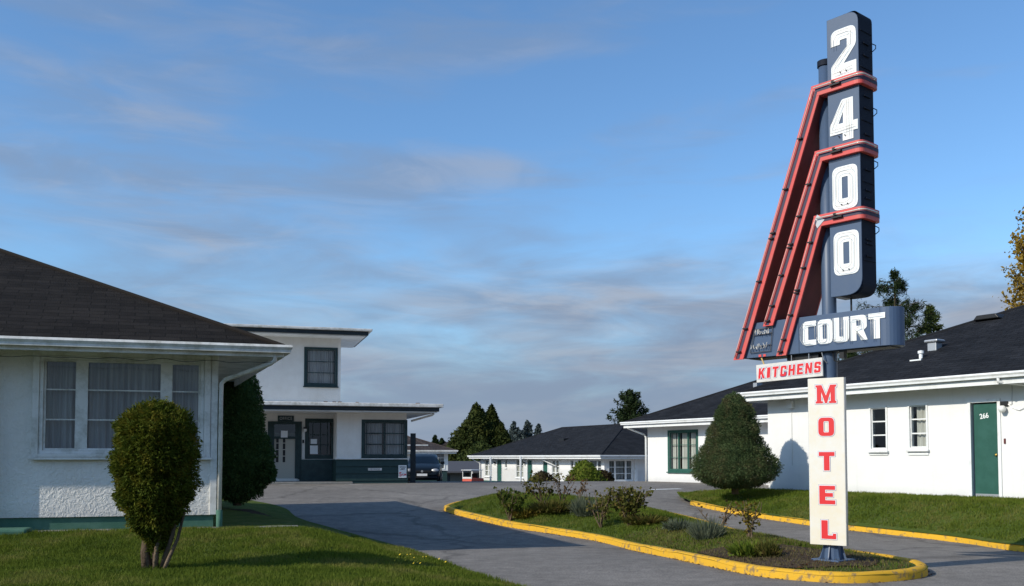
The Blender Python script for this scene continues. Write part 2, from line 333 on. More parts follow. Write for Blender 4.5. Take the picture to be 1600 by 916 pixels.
# glyphs in a unit cell w=1, h=1 (scaled later); lists of outlines
def glyph(c):
    g = {
     '2': [[(0,.68),(0,1,.26),(1,1,.3),(1,.6,.12),(.50,.27,.03),(1,.27),(1,0),(0,0),(0,.26,.08),(.64,.60,.05),(.64,.77,.04),(.36,.77,.04),(.36,.68)]],
     '4': [[(.44,1,.06),(.84,1),(.84,.43),(1,.43),(1,.19),(.84,.19),(.84,0),(.46,0),(.46,.19),(0,.19),(0,.42,.05)], [(.48,.43),(.48,.70),(.31,.43)]],
     '0': [[(0,0,.26),(1,0,.26),(1,1,.26),(0,1,.26)], [(.38,.25,.03),(.38,.75,.03),(.62,.75,.03),(.62,.25,.03)]],
     'O': [[(0,0,.3),(1,0,.3),(1,1,.3),(0,1,.3)], [(.34,.2,.06),(.34,.8,.06),(.66,.8,.06),(.66,.2,.06)]],
     'C': [[(0,0,.3),(1,0),(1,.22),(.40,.22,.05),(.40,.78,.05),(1,.78),(1,1),(0,1,.3)]],
     'c': [[(0,0,.3),(1,0,.3),(1,.36),(.64,.36),(.64,.2,.05),(.36,.2,.05),(.36,.8,.05),(.64,.8,.05),(.64,.64),(1,.64),(1,1,.3),(0,1,.3)]],
     'U': [[(0,1),(0,0,.3),(1,0,.3),(1,1),(.64,1),(.64,.22,.06),(.36,.22,.06),(.36,1)]],
     'R': [[(0,0),(.36,0),(.36,.38),(.42,.38),(.64,0),(1.04,0),(.80,.40,.04),(1,.5,.08),(1,1,.3),(0,1)], [(.36,.58),(.36,.80),(.62,.80,.05),(.62,.58,.05)]],
     'T': [[(.32,0),(.68,0),(.68,.78),(1,.78),(1,1),(0,1),(0,.78),(.32,.78)]],
     'K': [[(0,0),(.33,0),(.33,.34),(.42,.44),(.66,0),(1.04,0),(.64,.62),(1,1),(.62,1),(.33,.62),(.33,1),(0,1)]],
     'I': [[(0,0),(1,0),(1,1),(0,1)]],
     'H': [[(0,0),(.34,0),(.34,.4),(.66,.4),(.66,0),(1,0),(1,1),(.66,1),(.66,.62),(.34,.62),(.34,1),(0,1)]],
     'E': [[(0,0),(1,0),(1,.22),(.38,.22),(.38,.40),(.86,.40),(.86,.61),(.38,.61),(.38,.78),(1,.78),(1,1),(0,1)]],
     'N': [[(0,0),(.32,0),(.32,.55),(.66,0),(1,0),(1,1),(.68,1),(.68,.45),(.34,1),(0,1)]],
     'S': [[(0,0,.2),(1,0,.26),(1,.6,.2),(.36,.62,.05),(.36,.8,.04),(.64,.8,.04),(.64,.68),(1,.68),(1,1,.26),(0,1,.26),(0,.42,.2),(.64,.40,.05),(.64,.2,.04),(.36,.2,.04),(.36,.33),(0,.33)]],
     'M': [[(0,0),(.36,0),(.36,.12),(.28,.12),(.28,.62),(.46,.0),(.56,.0),(.74,.62),(.74,.12),(.66,.12),(.66,0),(1.02,0),(1.02,.12),(.96,.12),(.96,.88),(1.02,.88),(1.02,1),(.72,1),(.51,.42),(.30,1),(0,1),(0,.88),(.06,.88),(.06,.12),(0,.12)]],
     'L': [[(0,0),(1,0),(1,.30),(.78,.30),(.78,.20),(.44,.20),(.44,1),(0,1)]],
    }
    return g[c]
def glyph_outl(c, w, h, sh=0.0):
    return [rounded([((p[0]*w + p[1]*h*sh), p[1]*h) + ((p[2]*min(w,h),) if len(p) > 2 else ()) for p in o]) for o in glyph(c)]

# wall with openings in the plane y=0 of its local frame
def wall_panel(mb, x0, x1, z0, z1, holes, y=0.0, depth=.14):
    xs = sorted({x0, x1, *[h[0] for h in holes], *[h[1] for h in holes]}); zs = sorted({z0, z1, *[h[2] for h in holes], *[h[3] for h in holes]})
    for i in range(len(xs)-1):
        for j in range(len(zs)-1):
            cx, cz = (xs[i]+xs[i+1])/2, (zs[j]+zs[j+1])/2
            if any(h[0] < cx < h[1] and h[2] < cz < h[3] for h in holes): continue
            mb.quad((xs[i],y,zs[j]), (xs[i+1],y,zs[j]), (xs[i+1],y,zs[j+1]), (xs[i],y,zs[j+1]))
    for a, b, c, d in holes:
        mb.quad((a,y,c),(a,y+depth,c),(a,y+depth,d),(a,y,d)); mb.quad((b,y,c),(b,y,d),(b,y+depth,d),(b,y+depth,c))
        mb.quad((a,y,d),(a,y+depth,d),(b,y+depth,d),(b,y,d)); mb.quad((a,y,c),(b,y,c),(b,y+depth,c),(a,y+depth,c))
def drape(parent, x0, x1, z0, z1, y, m, name='curtain', wav=.02, per=.09):
    n = max(6, int((x1-x0)/.012)); mb = MB(); ph = random.random()*6
    vs = []
    for i in range(n+1):
        x = x0+(x1-x0)*i/n; yy = y + wav*math.sin(x*2*math.pi/per + ph + 1.3*math.sin(x*9)) 
        vs += [(x,yy,z0),(x,yy,z1)]
    mb.add(vs, [(2*i,2*i+2,2*i+3,2*i+1) for i in range(n)])
    return mb.build(name, m, parent, smooth=True)
def window(parent, x0, x1, z0, z1, y=0.0, cols=(), rows=(), frame='white', mull=None, casing=.07, sill=True, curtains=(), glass='glass', cm='curtain', inset=.045, sill_m=None, mw=.018, sash=.03):
    """opening x0..x1, z0..z1; cols: list of (x, half width) mullions; rows: z of glazing bars"""
    w = empty('window'); w.parent = parent; w.location = (0, y, 0)
    mb = MB(); c = casing; p = -.022
    mb.box(x0-c, x1+c, p, 0.0-.0015, z1, z1+c); mb.box(x0-c, x1+c, p, -.0015, z0-c, z0)
    mb.box(x0-c, x0, p, -.0015, z0, z1); mb.box(x1, x1+c, p, -.0015, z0, z1)
    fr = mb.build('frame', frame, w, bevel=.004)
    mb = MB(); s = sash
    mb.box(x0+.001, x1-.001, inset-.03, inset+.03, z1-s, z1-.001); mb.box(x0+.001, x1-.001, inset-.03, inset+.03, z0+.001, z0+s)
    mb.box(x0+.001, x0+s, inset-.03, inset+.03, z0+s, z1-s); mb.box(x1-s, x1-.001, inset-.03, inset+.03, z0+s, z1-s)
    mb.build('sash', mull or frame, w, bevel=.003)
    xs = [x0+s] + [v for cx, hw in cols for v in (cx-hw, cx+hw)] + [x1-s]
    if cols:
        for cx, hw in cols: MB().box(cx-hw, cx+hw, inset-.034, inset+.025, z0+s, z1-s).build('mullion', mull or frame, w, bevel=.003)
    if rows:
        for zr in rows:
            for k in range(0, len(xs), 2): MB().box(xs[k], xs[k+1], inset-.014, inset+.012, zr-mw/2, zr+mw/2).build('glazing_bar', mull or frame, w)
    MB().quad((x0+s,inset,z0+s),(x1-s,inset,z0+s),(x1-s,inset,z1-s),(x0+s,inset,z1-s)).build('pane', glass, w)
    if sill: MB().box(x0-c-.03, x1+c+.03, -.075, -.0015, z0-c-.045, z0-c-.001).build('sill', sill_m or frame, w, bevel=.005)
    for a, b in curtains: drape(w, a, b, z0+.01, z1-.01, inset+.09, cm)
    return w

def hip_roof(parent, x0, x1, y0, y1, z, slope, m, gut='white', soffit='white', fd=.22, gname='gutter'):
    W = (y1-y0)/2; h = slope*W; ym = (y0+y1)/2
    hr = min(W, (x1-x0)/2-.2); a, b = (x0+hr, ym, z+h), (x1-hr, ym, z+h)
    V = [(x0,y0,z),(x1,y0,z),(x1,y1,z),(x0,y1,z),a,b]
    fs = [(0,1,5,4),(1,2,5),(2,3,4,5),(3,0,4)]
    me = bpy.data.meshes.new('roof'); me.from_pydata(V, [], fs); uv = me.uv_layers.new(name='UVMap')
    L = math.sqrt(1+slope*slope)
    for p in me.polygons:
        k = p.index
        for li in p.loop_indices:
            v = V[me.loops[li].vertex_index]
            if k == 0: q = (v[0], (v[1]-y0)*L)
            elif k == 2: q = (v[0], (y1-v[1])*L)
            elif k == 1: q = (v[1], (x1-v[0])*L)
            else: q = (v[1], (v[0]-x0)*L)
            uv.data[li].uv = q
    rf = link('roof', me, m, parent)
    # ridge caps
    mb = MB(); cap = []
    for P, Q in (((x0,y0,z),a),((x1,y0,z),b),(a,b)):
        mb.tube([Vector(P)+Vector((0,0,.0)), Vector(Q)+Vector((0,0,.0))], .045, 6)
    mb.build('ridge_cap', m, rf)
    MB().quad((x0+.02,y0+.02,z-.05),(x1-.02,y0+.02,z-.05),(x1-.02,y1-.02,z-.05),(x0+.02,y1-.02,z-.05)).build('soffit', soffit, parent)
    mb = MB(); t = .03
    mb.box(x0, x1, y0, y0+t, z-fd, z-.006); mb.box(x0, x1, y1-t, y1, z-fd, z-.006)
    mb.box(x0, x0+t, y0+t, y1-t, z-fd, z-.006); mb.box(x1-t, x1, y0+t, y1-t, z-fd, z-.006)
    mb.build('fascia', gut, parent)
    mb = MB(); g = .11
    prof = [(0,.0),(-.10,.0),(-.115,-.035),(-.09,-.075),(-.085,-.115),(0,-.115)]
    def run(P, Q, nrm):
        P, Q, nrm = Vector(P), Vector(Q), Vector(nrm)
        d = (Q-P).normalized(); P2, Q2 = P-d*.11, Q+d*.11
        k = len(prof); vs = [P2 - nrm*a_*1 + Vector((0,0,b_)) + d*(0.11+a_) for a_, b_ in prof] + [Q2 - nrm*a_ + Vector((0,0,b_)) - d*(0.11+a_) for a_, b_ in prof]
        mb.add(vs, [tuple(range(k)), tuple(range(2*k-1,k-1,-1))] + [(i,(i+1)%k,(i+1)%k+k,i+k) for i in range(k)])
    e = .002
    run((x0-e,y0-e,z+.02),(x1+e,y0-e,z+.02),(0,-1,0)); run((x1+e,y0-e,z+.02),(x1+e,y1+e,z+.02),(1,0,0)); run((x0-e,y1+e,z+.02),(x0-e,y0-e,z+.02),(-1,0,0))
    mb.build(gname, gut, parent)
    return rf
def house_body(mb, x0, x1, y0, y1, z0, z1):     # the three other walls (front is a wall panel)
    mb.quad((x1,y0,z0),(x1,y1,z0),(x1,y1,z1),(x1,y0,z1)); mb.quad((x0,y0,z0),(x0,y0,z1),(x0,y1,z1),(x0,y1,z0))
    mb.quad((x0,y1,z0),(x0,y1,z1),(x1,y1,z1),(x1,y1,z0))

# ---------------------------------------------------------------- terrain
def surface(name, poly, zf, m, step=.5, kind='structure', holes=()):
    pts = [Vector((p[0], p[1])) for p in poly]; n = len(pts)
    # subdivide border
    b = []
    for i in range(n):
        p, q = pts[i], pts[(i+1)%n]; k = max(1, int((q-p).length/step))
        b += [p.lerp(q, j/k) for j in range(k)]
    nb = len(b); edges = [(i, (i+1)%nb) for i in range(nb)]
    xs = [p.x for p in b]; ys = [p.y for p in b]; inner = []
    x = min(xs)+step/2
    while x < max(xs):
        y = min(ys)+step/2
        while y < max(ys):
            if inside((x,y), b): inner.append(Vector((x+random.uniform(-.1,.1)*step, y+random.uniform(-.1,.1)*step)))
            y += step
        x += step
    v, e, f, _, _, _ = geometry.delaunay_2d_cdt(b+inner, edges, [], 1, 1e-5)
    V = [(p.x, p.y, zf(p.x, p.y)) for p in v]
    me = bpy.data.meshes.new(name); me.from_pydata(V, [], f); me.update()
    bm = bmesh.new(); bm.from_mesh(me)
    for fc in bm.faces:
        if fc.normal.z < 0: fc.normal_flip()
    bm.to_mesh(me); bm.free()
    me.polygons.foreach_set('use_smooth', [True]*len(me.polygons))
    o = link(name, me, m); tag(o, kind=kind); return o
def inside(p, poly):
    x, y = p[0], p[1]; c = False; n = len(poly); j = n-1
    for i in range(n):
        xi, yi = poly[i][0], poly[i][1]; xj, yj = poly[j][0], poly[j][1]
        if (yi > y) != (yj > y) and x < (xj-xi)*(y-yi)/(yj-yi)+xi: c = not c
        j = i
    return c
def in_np(X, Y, poly):
    c = np.zeros(X.shape, bool); n = len(poly); j = n-1
    for i in range(n):
        xi, yi = poly[i][0], poly[i][1]; xj, yj = poly[j][0], poly[j][1]
        if yi != yj: c ^= ((yi > Y) != (yj > Y)) & (X < (xj-xi)*(Y-yi)/(yj-yi)+xi)
        j = i
    return c
def pdist(x, y, line):
    best = 1e9
    for i in range(len(line)-1):
        ax, ay = line[i][:2]; bx, by = line[i+1][:2]; dx, dy = bx-ax, by-ay
        t = max(0, min(1, ((x-ax)*dx+(y-ay)*dy)/(dx*dx+dy*dy+1e-9)))
        best = min(best, math.hypot(x-ax-t*dx, y-ay-t*dy))
    return best
def catmull(pts, k=8, closed=False):
    P = [Vector((p[0],p[1])) for p in pts]; n = len(P); out = []
    rngi = range(n) if closed else range(n-1)
    for i in rngi:
        p0 = P[(i-1)%n] if closed or i > 0 else P[0]; p1 = P[i]; p2 = P[(i+1)%n]; p3 = P[(i+2)%n] if closed or i+2 < n else P[-1]
        for j in range(k):
            t = j/k; out.append(.5*((2*p1)+(p2-p0)*t+(2*p0-5*p1+4*p2-p3)*t*t+(3*p1-p0-3*p2+p3)*t**3))
    if not closed: out.append(P[-1])
    return out

# far ground to the horizon
mb = MB(); N = 40
cs = [math.copysign(abs(t)**2.5, t)*900 for t in np.linspace(-1, 1, N)]
vs = [(x, y+30, G(x, y+30)-.03 if (abs(x) < 60 and -30 < y+30 < 120) else -1.08) for y in cs for x in cs]
mb.add(vs, [(j*N+i, j*N+i+1, (j+1)*N+i+1, (j+1)*N+i) for j in range(N-1) for i in range(N-1)])
go = mb.build('ground', 'far_ground', smooth=True); tag(go, kind='structure')
go.location.z = -.35
surface('forecourt_road', [(-34,-6),(34,-6),(34,90),(-34,90)], lambda x, y: G(x,y), 'asphalt', 1.6)

# traffic island
isl_px = [(697,795),(703,802),(750,814),(795,824),(895,840),(955,852),(1070,877),(1169,898),(1253,908),(1330,912)]
isl = [gp(*p) for p in isl_px] + [(4.45,11.0),(4.92,11.45),(5.14,12.1),(5.12,12.8),(4.95,13.8),(4.72,15.4),(4.35,18.0),(3.7,21.2),(2.6,24.0),(.9,25.3),(-.9,25.2)]
isl = catmull(isl, 5, True)
def island_z(x, y):
    d = pdist(x, y, isl+[isl[0]])
    return G(x,y)+.085+(.07+.15*sstep(12.6,15,y))*sstep(0, 1.2, d)+.03*noise.noise(Vector((x*1.3,y*1.3,0)))
def kerb(name, line, w, h, closed, side=1):
    # swept rounded kerb, outer face on the line, body on its inner side
    n = len(line); L = [Vector((p[0],p[1])) for p in line]; mb = MB(); rings = []
    for i in range(n):
        a = L[i-1] if (closed or i > 0) else L[i]; b = L[(i+1)%n] if (closed or i < n-1) else L[i]
        d = (b-a).normalized(); nr = Vector((-d.y, d.x))*side
        jit = .006*noise.noise(Vector((L[i].x*4, L[i].y*4, 0)))
        prof = [(0,-.06),(.004+jit,h*.7),(.02,h-.012),(.045,h+jit),(w-.03,h+jit),(w,h-.02),(w,-.02)]
        rings.append([(L[i].x+nr.x*a_, L[i].y+nr.y*a_, G(L[i].x,L[i].y)+b_) for a_, b_ in prof])
    k = 7; vs = [v for r in rings for v in r]; m = n if closed else n-1
    fs = [(i*k+j, ((i+1)%n)*k+j, ((i+1)%n)*k+j+1, i*k+j+1) for i in range(m) for j in range(k-1)]
    if not closed: fs += [tuple(range(k)), tuple(range((n-1)*k, n*k))]
    mb.add(vs, fs); o = mb.build(name, 'kerb', smooth=True); tag(o, kind='structure'); return o
kerb('island_kerb', isl, .14, .115, True)
surface('island_bed', [(isl[i]+ (isl[i]-isl[i])) for i in range(len(isl))], lambda x, y: island_z(x,y), 'turf', .3)
soil_poly = catmull([(2.35,12.75), (2.7,13.6), (3.6,13.6), (4.5,12.9), (4.55,12.0), (4.1,11.35), (3.3,11.3), (2.6,11.9)], 5, True)
cen = Vector((3.6,12.6)); isl_k = [(isl[i][0], isl[i][1]) for i in range(len(isl))]
def pull(p):
    p = Vector((p[0],p[1])); k = 0
    while (not inside(p, isl_k) or pdist(p.x,p.y,isl_k+[isl_k[0]]) < .19) and k < 60: p = p.lerp(cen,.03); k += 1
    return p
soil_poly = [pull(p) for p in soil_poly]
surface('soil_patch', soil_poly, lambda x, y: island_z(x,y)+.012, 'soil', .2)

# right lawn
RA = math.atan2(-.854, .52); ru = Vector((.52,-.854)).normalized(); rv = Vector((.854,.52)).normalized()
RO = Vector((6.8,25.5))
rk = catmull([gp(*p) for p in [(1078,789),(1150,804),(1270,822),(1400,837),(1500,849),(1600,863)]] + [(8.6,10.5),(10.5,5)], 5)
rlawn = list(rk) + [Vector((19,5))] + [RO+ru*10+rv*.02, RO+rv*.02, RO-ru*.9-rv*.1, RO-ru*2.6-rv*.9, gp(1063,783) and Vector(gp(1063,783))]
def rlawn_z(x, y):
    d = pdist(x, y, list(rk)); return G(x,y)*(1-sstep(0,3,d)) + .11 + .41*sstep(0, 2.6, d)*1 + .02*noise.noise(Vector((x,y,3)))
def rlawn_z(x, y):
    d = pdist(x, y, list(rk)+[Vector(gp(1063,783)), RO-ru*2.6-rv*.9]); s = sstep(-.2, 1.7, d)
    return (G(x,y)+.09)*(1-s) + .54*s
surface('right_lawn', rlawn, rlawn_z, 'turf', .35)
kerb('right_lawn_kerb', rk, .14, .11, False, side=1)

# left lawn
LA = R(16.5); lu = Vector((math.cos(LA), math.sin(LA))); lv = Vector((-math.sin(LA), math.cos(LA))); LO = Vector((-4.4,14.3))
edge = catmull([gp(*p) for p in [(372,779),(440,793),(470,812),(560,838),(620,855),(690,880),(790,913)]] + [(1.0,8.2),(1.6,5)], 5)
llawn = list(edge)+[Vector((-16,5)), Vector((-16,22)), Vector((-11,27))]
def llawn_z(x, y):
    d = pdist(x, y, list(edge)); s = sstep(-.2, 2.0, d)
    base = .20 + .17*sstep(10.8, 13.4, y)
    return (G(x,y)+.012)*(1-s) + (base)*s + .012*noise.noise(Vector((x*1.5,y*1.5,5)))
surface('left_lawn', llawn, llawn_z, 'turf', .3)

# painted parking lines on the asphalt
def paint(a, b, w):
    a, b = Vector(a), Vector(b); d = (b-a).normalized(); nr = Vector((-d.y,d.x))*w/2; mb = MB(); k = 6
    vs = []
    for i in range(k+1):
        p = a.lerp(b, i/k)
        for q in (p-nr, p+nr): vs.append((q.x,q.y,G(q.x,q.y)+.006))
    mb.add(vs, [(2*i,2*i+2,2*i+3,2*i+1) for i in range(k)])
    tag(mb.build('parking_line', 'line'), kind='structure')
paint(gp(1016,765.5), gp(1064,764.0), .35); paint(gp(437,758), gp(462,757), .12); paint(gp(540,757), gp(566,758), .12)

# ---------------------------------------------------------------- grass blades
def blades(name, poly, zf, dens, hgt, wid, m, bbox=None, label=None, mask=None):
    xs = [p[0] for p in poly]; ys = [p[1] for p in poly]
    x0, x1, y0, y1 = bbox or (min(xs), max(xs), min(ys), max(ys))
    n = int((x1-x0)*(y1-y0)*dens); X = rng.uniform(x0,x1,n); Y = rng.uniform(y0,y1,n)
    k = in_np(X, Y, poly)
    if mask is not None: k &= mask(X, Y)
    X, Y = X[k], Y[k]
    # height lookup on a grid
    st = .12; gx = np.arange(x0-st, x1+2*st, st); gy = np.arange(y0-st, y1+2*st, st)
    Z = np.array([[zf(a, b) for a in gx] for b in gy])
    ix = (X-gx[0])/st; iy = (Y-gy[0])/st; i0 = ix.astype(int); j0 = iy.astype(int); fx = ix-i0; fy = iy-j0
    z = Z[j0,i0]*(1-fx)*(1-fy)+Z[j0,i0+1]*fx*(1-fy)+Z[j0+1,i0]*(1-fx)*fy+Z[j0+1,i0+1]*fx*fy
    n = len(X); a = rng.uniform(0, 2*np.pi, n); clump = .65+.7*np.clip(.5+.5*np.sin(X*5.1+np.sin(Y*4))*np.sin(Y*5.7+2*np.sin(X*3)),0,1)
    h = hgt*rng.uniform(.5,1.25,n)*clump; w = wid*rng.uniform(.6,1.2,n)
    lx, ly = rng.normal(0,.4,n)*h, rng.normal(0,.4,n)*h
    V = np.empty((n,3,3)); V[:,0] = np.stack([X-np.cos(a)*w, Y-np.sin(a)*w, z-.005],1); V[:,1] = np.stack([X+np.cos(a)*w, Y+np.sin(a)*w, z-.005],1)
    V[:,2] = np.stack([X+lx, Y+ly, z+h],1)
    return tri_mesh(name, V, m)
def tri_mesh(name, V, m, parent=None):
    k = V.shape[1]; n = V.shape[0]
    me = bpy.data.meshes.new(name); me.vertices.add(n*k); me.vertices.foreach_set('co', V.reshape(-1).astype(np.float32))
    me.loops.add(n*k); me.loops.foreach_set('vertex_index', np.arange(n*k, dtype=np.int32))
    me.polygons.add(n); me.polygons.foreach_set('loop_start', np.arange(0, n*k, k, dtype=np.int32)); me.polygons.foreach_set('loop_total', np.full(n, k, dtype=np.int32))
    me.update(calc_edges=True)
    return link(name, me, m, parent)
def inset_poly(line, d):
    n = len(line); o = []
    for i in range(n):
        t = (Vector(line[(i+1)%n])-Vector(line[i-1])).normalized(); o.append((line[i][0]-t.y*d, line[i][1]+t.x*d))
    return o
isl_in = inset_poly(isl, .20)
house_poly = [LO+lu*a+lv*b for a, b in ((-9,-.42),(.35,-.42),(2.2,-.42),(1.0,9),(-9,9))]
g1 = blades('lawn_grass', [tuple(p) for p in llawn], llawn_z, 3600, .042, .006, 'blade', (-8.5,1.2,8.6,15.5), mask=lambda X,Y: ~in_np(X,Y,house_poly))
tag(g1, 'short green lawn grass in front of the near left cottage', 'grass', kind='stuff')
rk_in = [(p.x+.13, p.y+.07) for p in rk]; rk_band = [(p.x-.5, p.y-.5) for p in rk] + rk_in[::-1]
g2 = blades('lawn_grass', [tuple(p) for p in rlawn], rlawn_z, 1500, .055, .009, 'blade', (4.6,12.5,12.0,34), mask=lambda X,Y: ~in_np(X,Y,rk_band))
tag(g2, 'green lawn grass along the white wall on the right', 'grass', kind='stuff')
g3 = blades('island_grass', isl_in, island_z, 1500, .045, .008, 'blade', mask=lambda X,Y: ~in_np(X,Y,[tuple(p) for p in soil_poly]) & ((Y > 13.2) | (rng.random(X.shape) < .25)))
tag(g3, 'rough green grass inside the yellow kerbed island', 'grass', kind='stuff')
g4 = blades('dry_grass', isl_in, island_z, 700, .045, .008, 'dry', (-2,6,10.5,17))
tag(g4, 'dry straw coloured tufts at the near end of the island', 'dry grass', kind='stuff')

# fallen leaves along kerbs
def litter():
    V = []
    def sc(x, y, z, s):
        a = random.random()*6.28; t = random.uniform(-.4,.4); c, d = math.cos(a)*s, math.sin(a)*s
        V.append([(x-c,y-d,z+.004),(x+d*.7,y-c*.7,z+.01+t*s),(x+c,y+d,z+.004),(x-d*.7,y+c*.7,z+.008)])
    for line, side in ((isl, -1), (list(rk), -1)):
        L = len(line)
        for i in range(L-1):
            a, b = Vector(line[i]), Vector(line[i+1]); d = (b-a); ln = d.length
            if ln < 1e-6: continue
            nr = Vector((d.y,-d.x))/ln
            for _ in range(int(ln*26*(1 if a.y < 24 else .3)*(.3+1.2*abs(noise.noise(Vector((a.x,a.y,9))))*2))):
                p = a+d*random.random()+nr*abs(random.gauss(.0,.035)); sc(p.x,p.y,G(p.x,p.y),random.uniform(.008,.024))
    for _ in range(700):
        p = Vector((random.uniform(.5,5),random.uniform(11,16)))
        if inside(p, isl): sc(p.x,p.y,island_z(p.x,p.y)+.02,random.uniform(.01,.028))
    o = tri_mesh('fallen_leaves', np.array(V), 'bark_litter'); tag(o, 'small brown fallen leaves scattered along the yellow kerbs', 'leaves', kind='stuff')
MT['bark_litter'] = mat('leaf_litter', (.12,.05,.02), .9, .1); noisy(MT['bark_litter'], [(.3,(.05,.022,.01)),(.6,(.16,.07,.025)),(.75,(.22,.15,.05))], 20, 3)
litter()
# a few dandelions in the left lawn
V = []
for _ in range(16):
    q = gp(random.uniform(615,700), random.uniform(872,890), .08); z = llawn_z(*q)+.05
    s = random.uniform(.008,.016); V.append([(q[0]-s,q[1],z),(q[0],q[1]-s,z),(q[0]+s,q[1],z+s),(q[0],q[1]+s,z+s)])
MT['dandelion'] = mat('dandelion', (.65,.45,.03), .8)
tag(tri_mesh('dandelions', np.array(V), 'dandelion'), 'tiny yellow dandelions dotted in the left lawn near the drive', 'flowers', kind='stuff')

# ---------------------------------------------------------------- NEAR LEFT COTTAGE
def left_cottage():
    H = empty('cottage', (LO.x, LO.y, 0), LA, 'near white stucco cottage with brown shingle roof behind the round-topped shrub', 'cottage')
    zb, zt = .55, 2.98
    win = (-2.36, -.235, 1.50, 2.80)
    mb = MB(); wall_panel(mb, -8.5, 0, zb, zt, [win]); house_body(mb, -8.5, 0, 0, 8.6, zb, zt)
    mb.build('wall', 'stucco_near', H)
    mb = MB(); mb.box(-8.45, -.03, .035, 8.55, 0, .549); mb.build('foundation', 'green_light', H)
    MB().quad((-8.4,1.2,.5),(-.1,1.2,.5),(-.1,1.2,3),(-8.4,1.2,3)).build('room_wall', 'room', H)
    w = window(H, *win, cols=((-1.862,.082),(-.715,.082)), rows=(1.94,2.37), frame='trim_grey', casing=.05, curtains=((-2.35,-1.93),(-1.80,-.78),(-.66,-.26)), cm='curtain', sash=.03)
    # step casing round the window group
    mb = MB(); mb.box(-2.50,-2.413,-.045,-.0015,1.40,2.93); mb.box(-.182,-.09,-.045,-.0015,1.40,2.93); mb.box(-2.413,-.182,-.04,-.0015,2.853,2.93)
    mb.build('outer_casing', 'trim_grey', H, bevel=.006)
    MB().box(-2.53,-.07,-.09,-.0465,1.365,1.40).build('sill_ledge', 'trim_grey', H, bevel=.004)
    MB().box(-.085,.012,-.03,.06,.552,zt).build('corner_board', 'trim_grey', H, bevel=.006)
    MB().box(-8.5,-3.0,-.16,-.002,.02,zt).build('entry_wall', 'stucco_near', H)
    MB().box(-3.6,-2.43,-.62,-.165,.2,.43).build('doorstep', 'green_light', H, bevel=.03)
    hip_roof(H, -9.2, .93, -.72, 9.3, 3.0, .465, 'shingle_brown', 'trim_grey', 'trim_grey', fd=.15)
    # bed board under the fascia
    MB().box(-8.8,.5,-.5,-.4,2.91,2.949).build('soffit_trim', 'trim_grey', H)
    dp = MB(); dp.tube([(.80,-.70,2.90),(.80,-.68,2.80),(.74,-.62,2.76),(.12,-.09,2.56),(.06,-.05,2.50),(.055,-.045,2.3),(.055,-.045,.62)], .033, 10)
    d = dp.build('downpipe', 'trim_grey', H, smooth=True)
    MB().tube([(.055,-.045,.62),(.055,-.045,.2)], .045, 10).build('drain_collar', 'green_light', d, smooth=True)
    # cable stapled under the gutter
    c = MB(); c.tube([(x, -.735, 2.775-.02*abs(math.sin(x*4.3))-.01*math.sin(x*11)) for x in np.linspace(-3.4,.75,60)], .004, 5); c.build('cable', 'black', H)
    # the side wall and its eave run back at a slightly open angle
    for o in H.children_recursive:
        if o.type == 'MESH':
            for v in o.data.vertices: v.co.x -= .11*max(0, v.co.y-.02)
    return H
left_cottage()
def walkway():
    mb = MB()
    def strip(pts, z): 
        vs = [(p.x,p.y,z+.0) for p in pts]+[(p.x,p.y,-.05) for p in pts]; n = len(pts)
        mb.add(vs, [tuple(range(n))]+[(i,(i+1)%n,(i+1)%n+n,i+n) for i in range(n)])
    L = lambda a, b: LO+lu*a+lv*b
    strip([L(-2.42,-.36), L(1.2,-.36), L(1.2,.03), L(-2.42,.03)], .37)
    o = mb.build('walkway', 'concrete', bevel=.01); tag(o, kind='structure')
    surface('shaded_side_path', [L(.0,.05), L(1.2,.05), L(1.0,2.5), L(.6,5.6), L(.0,5.6)], lambda x, y: .34+.02*noise.noise(Vector((x*3,y*3,0))), 'soil', .3)  # paved side path; its shade is put in as dark soil colour
walkway()

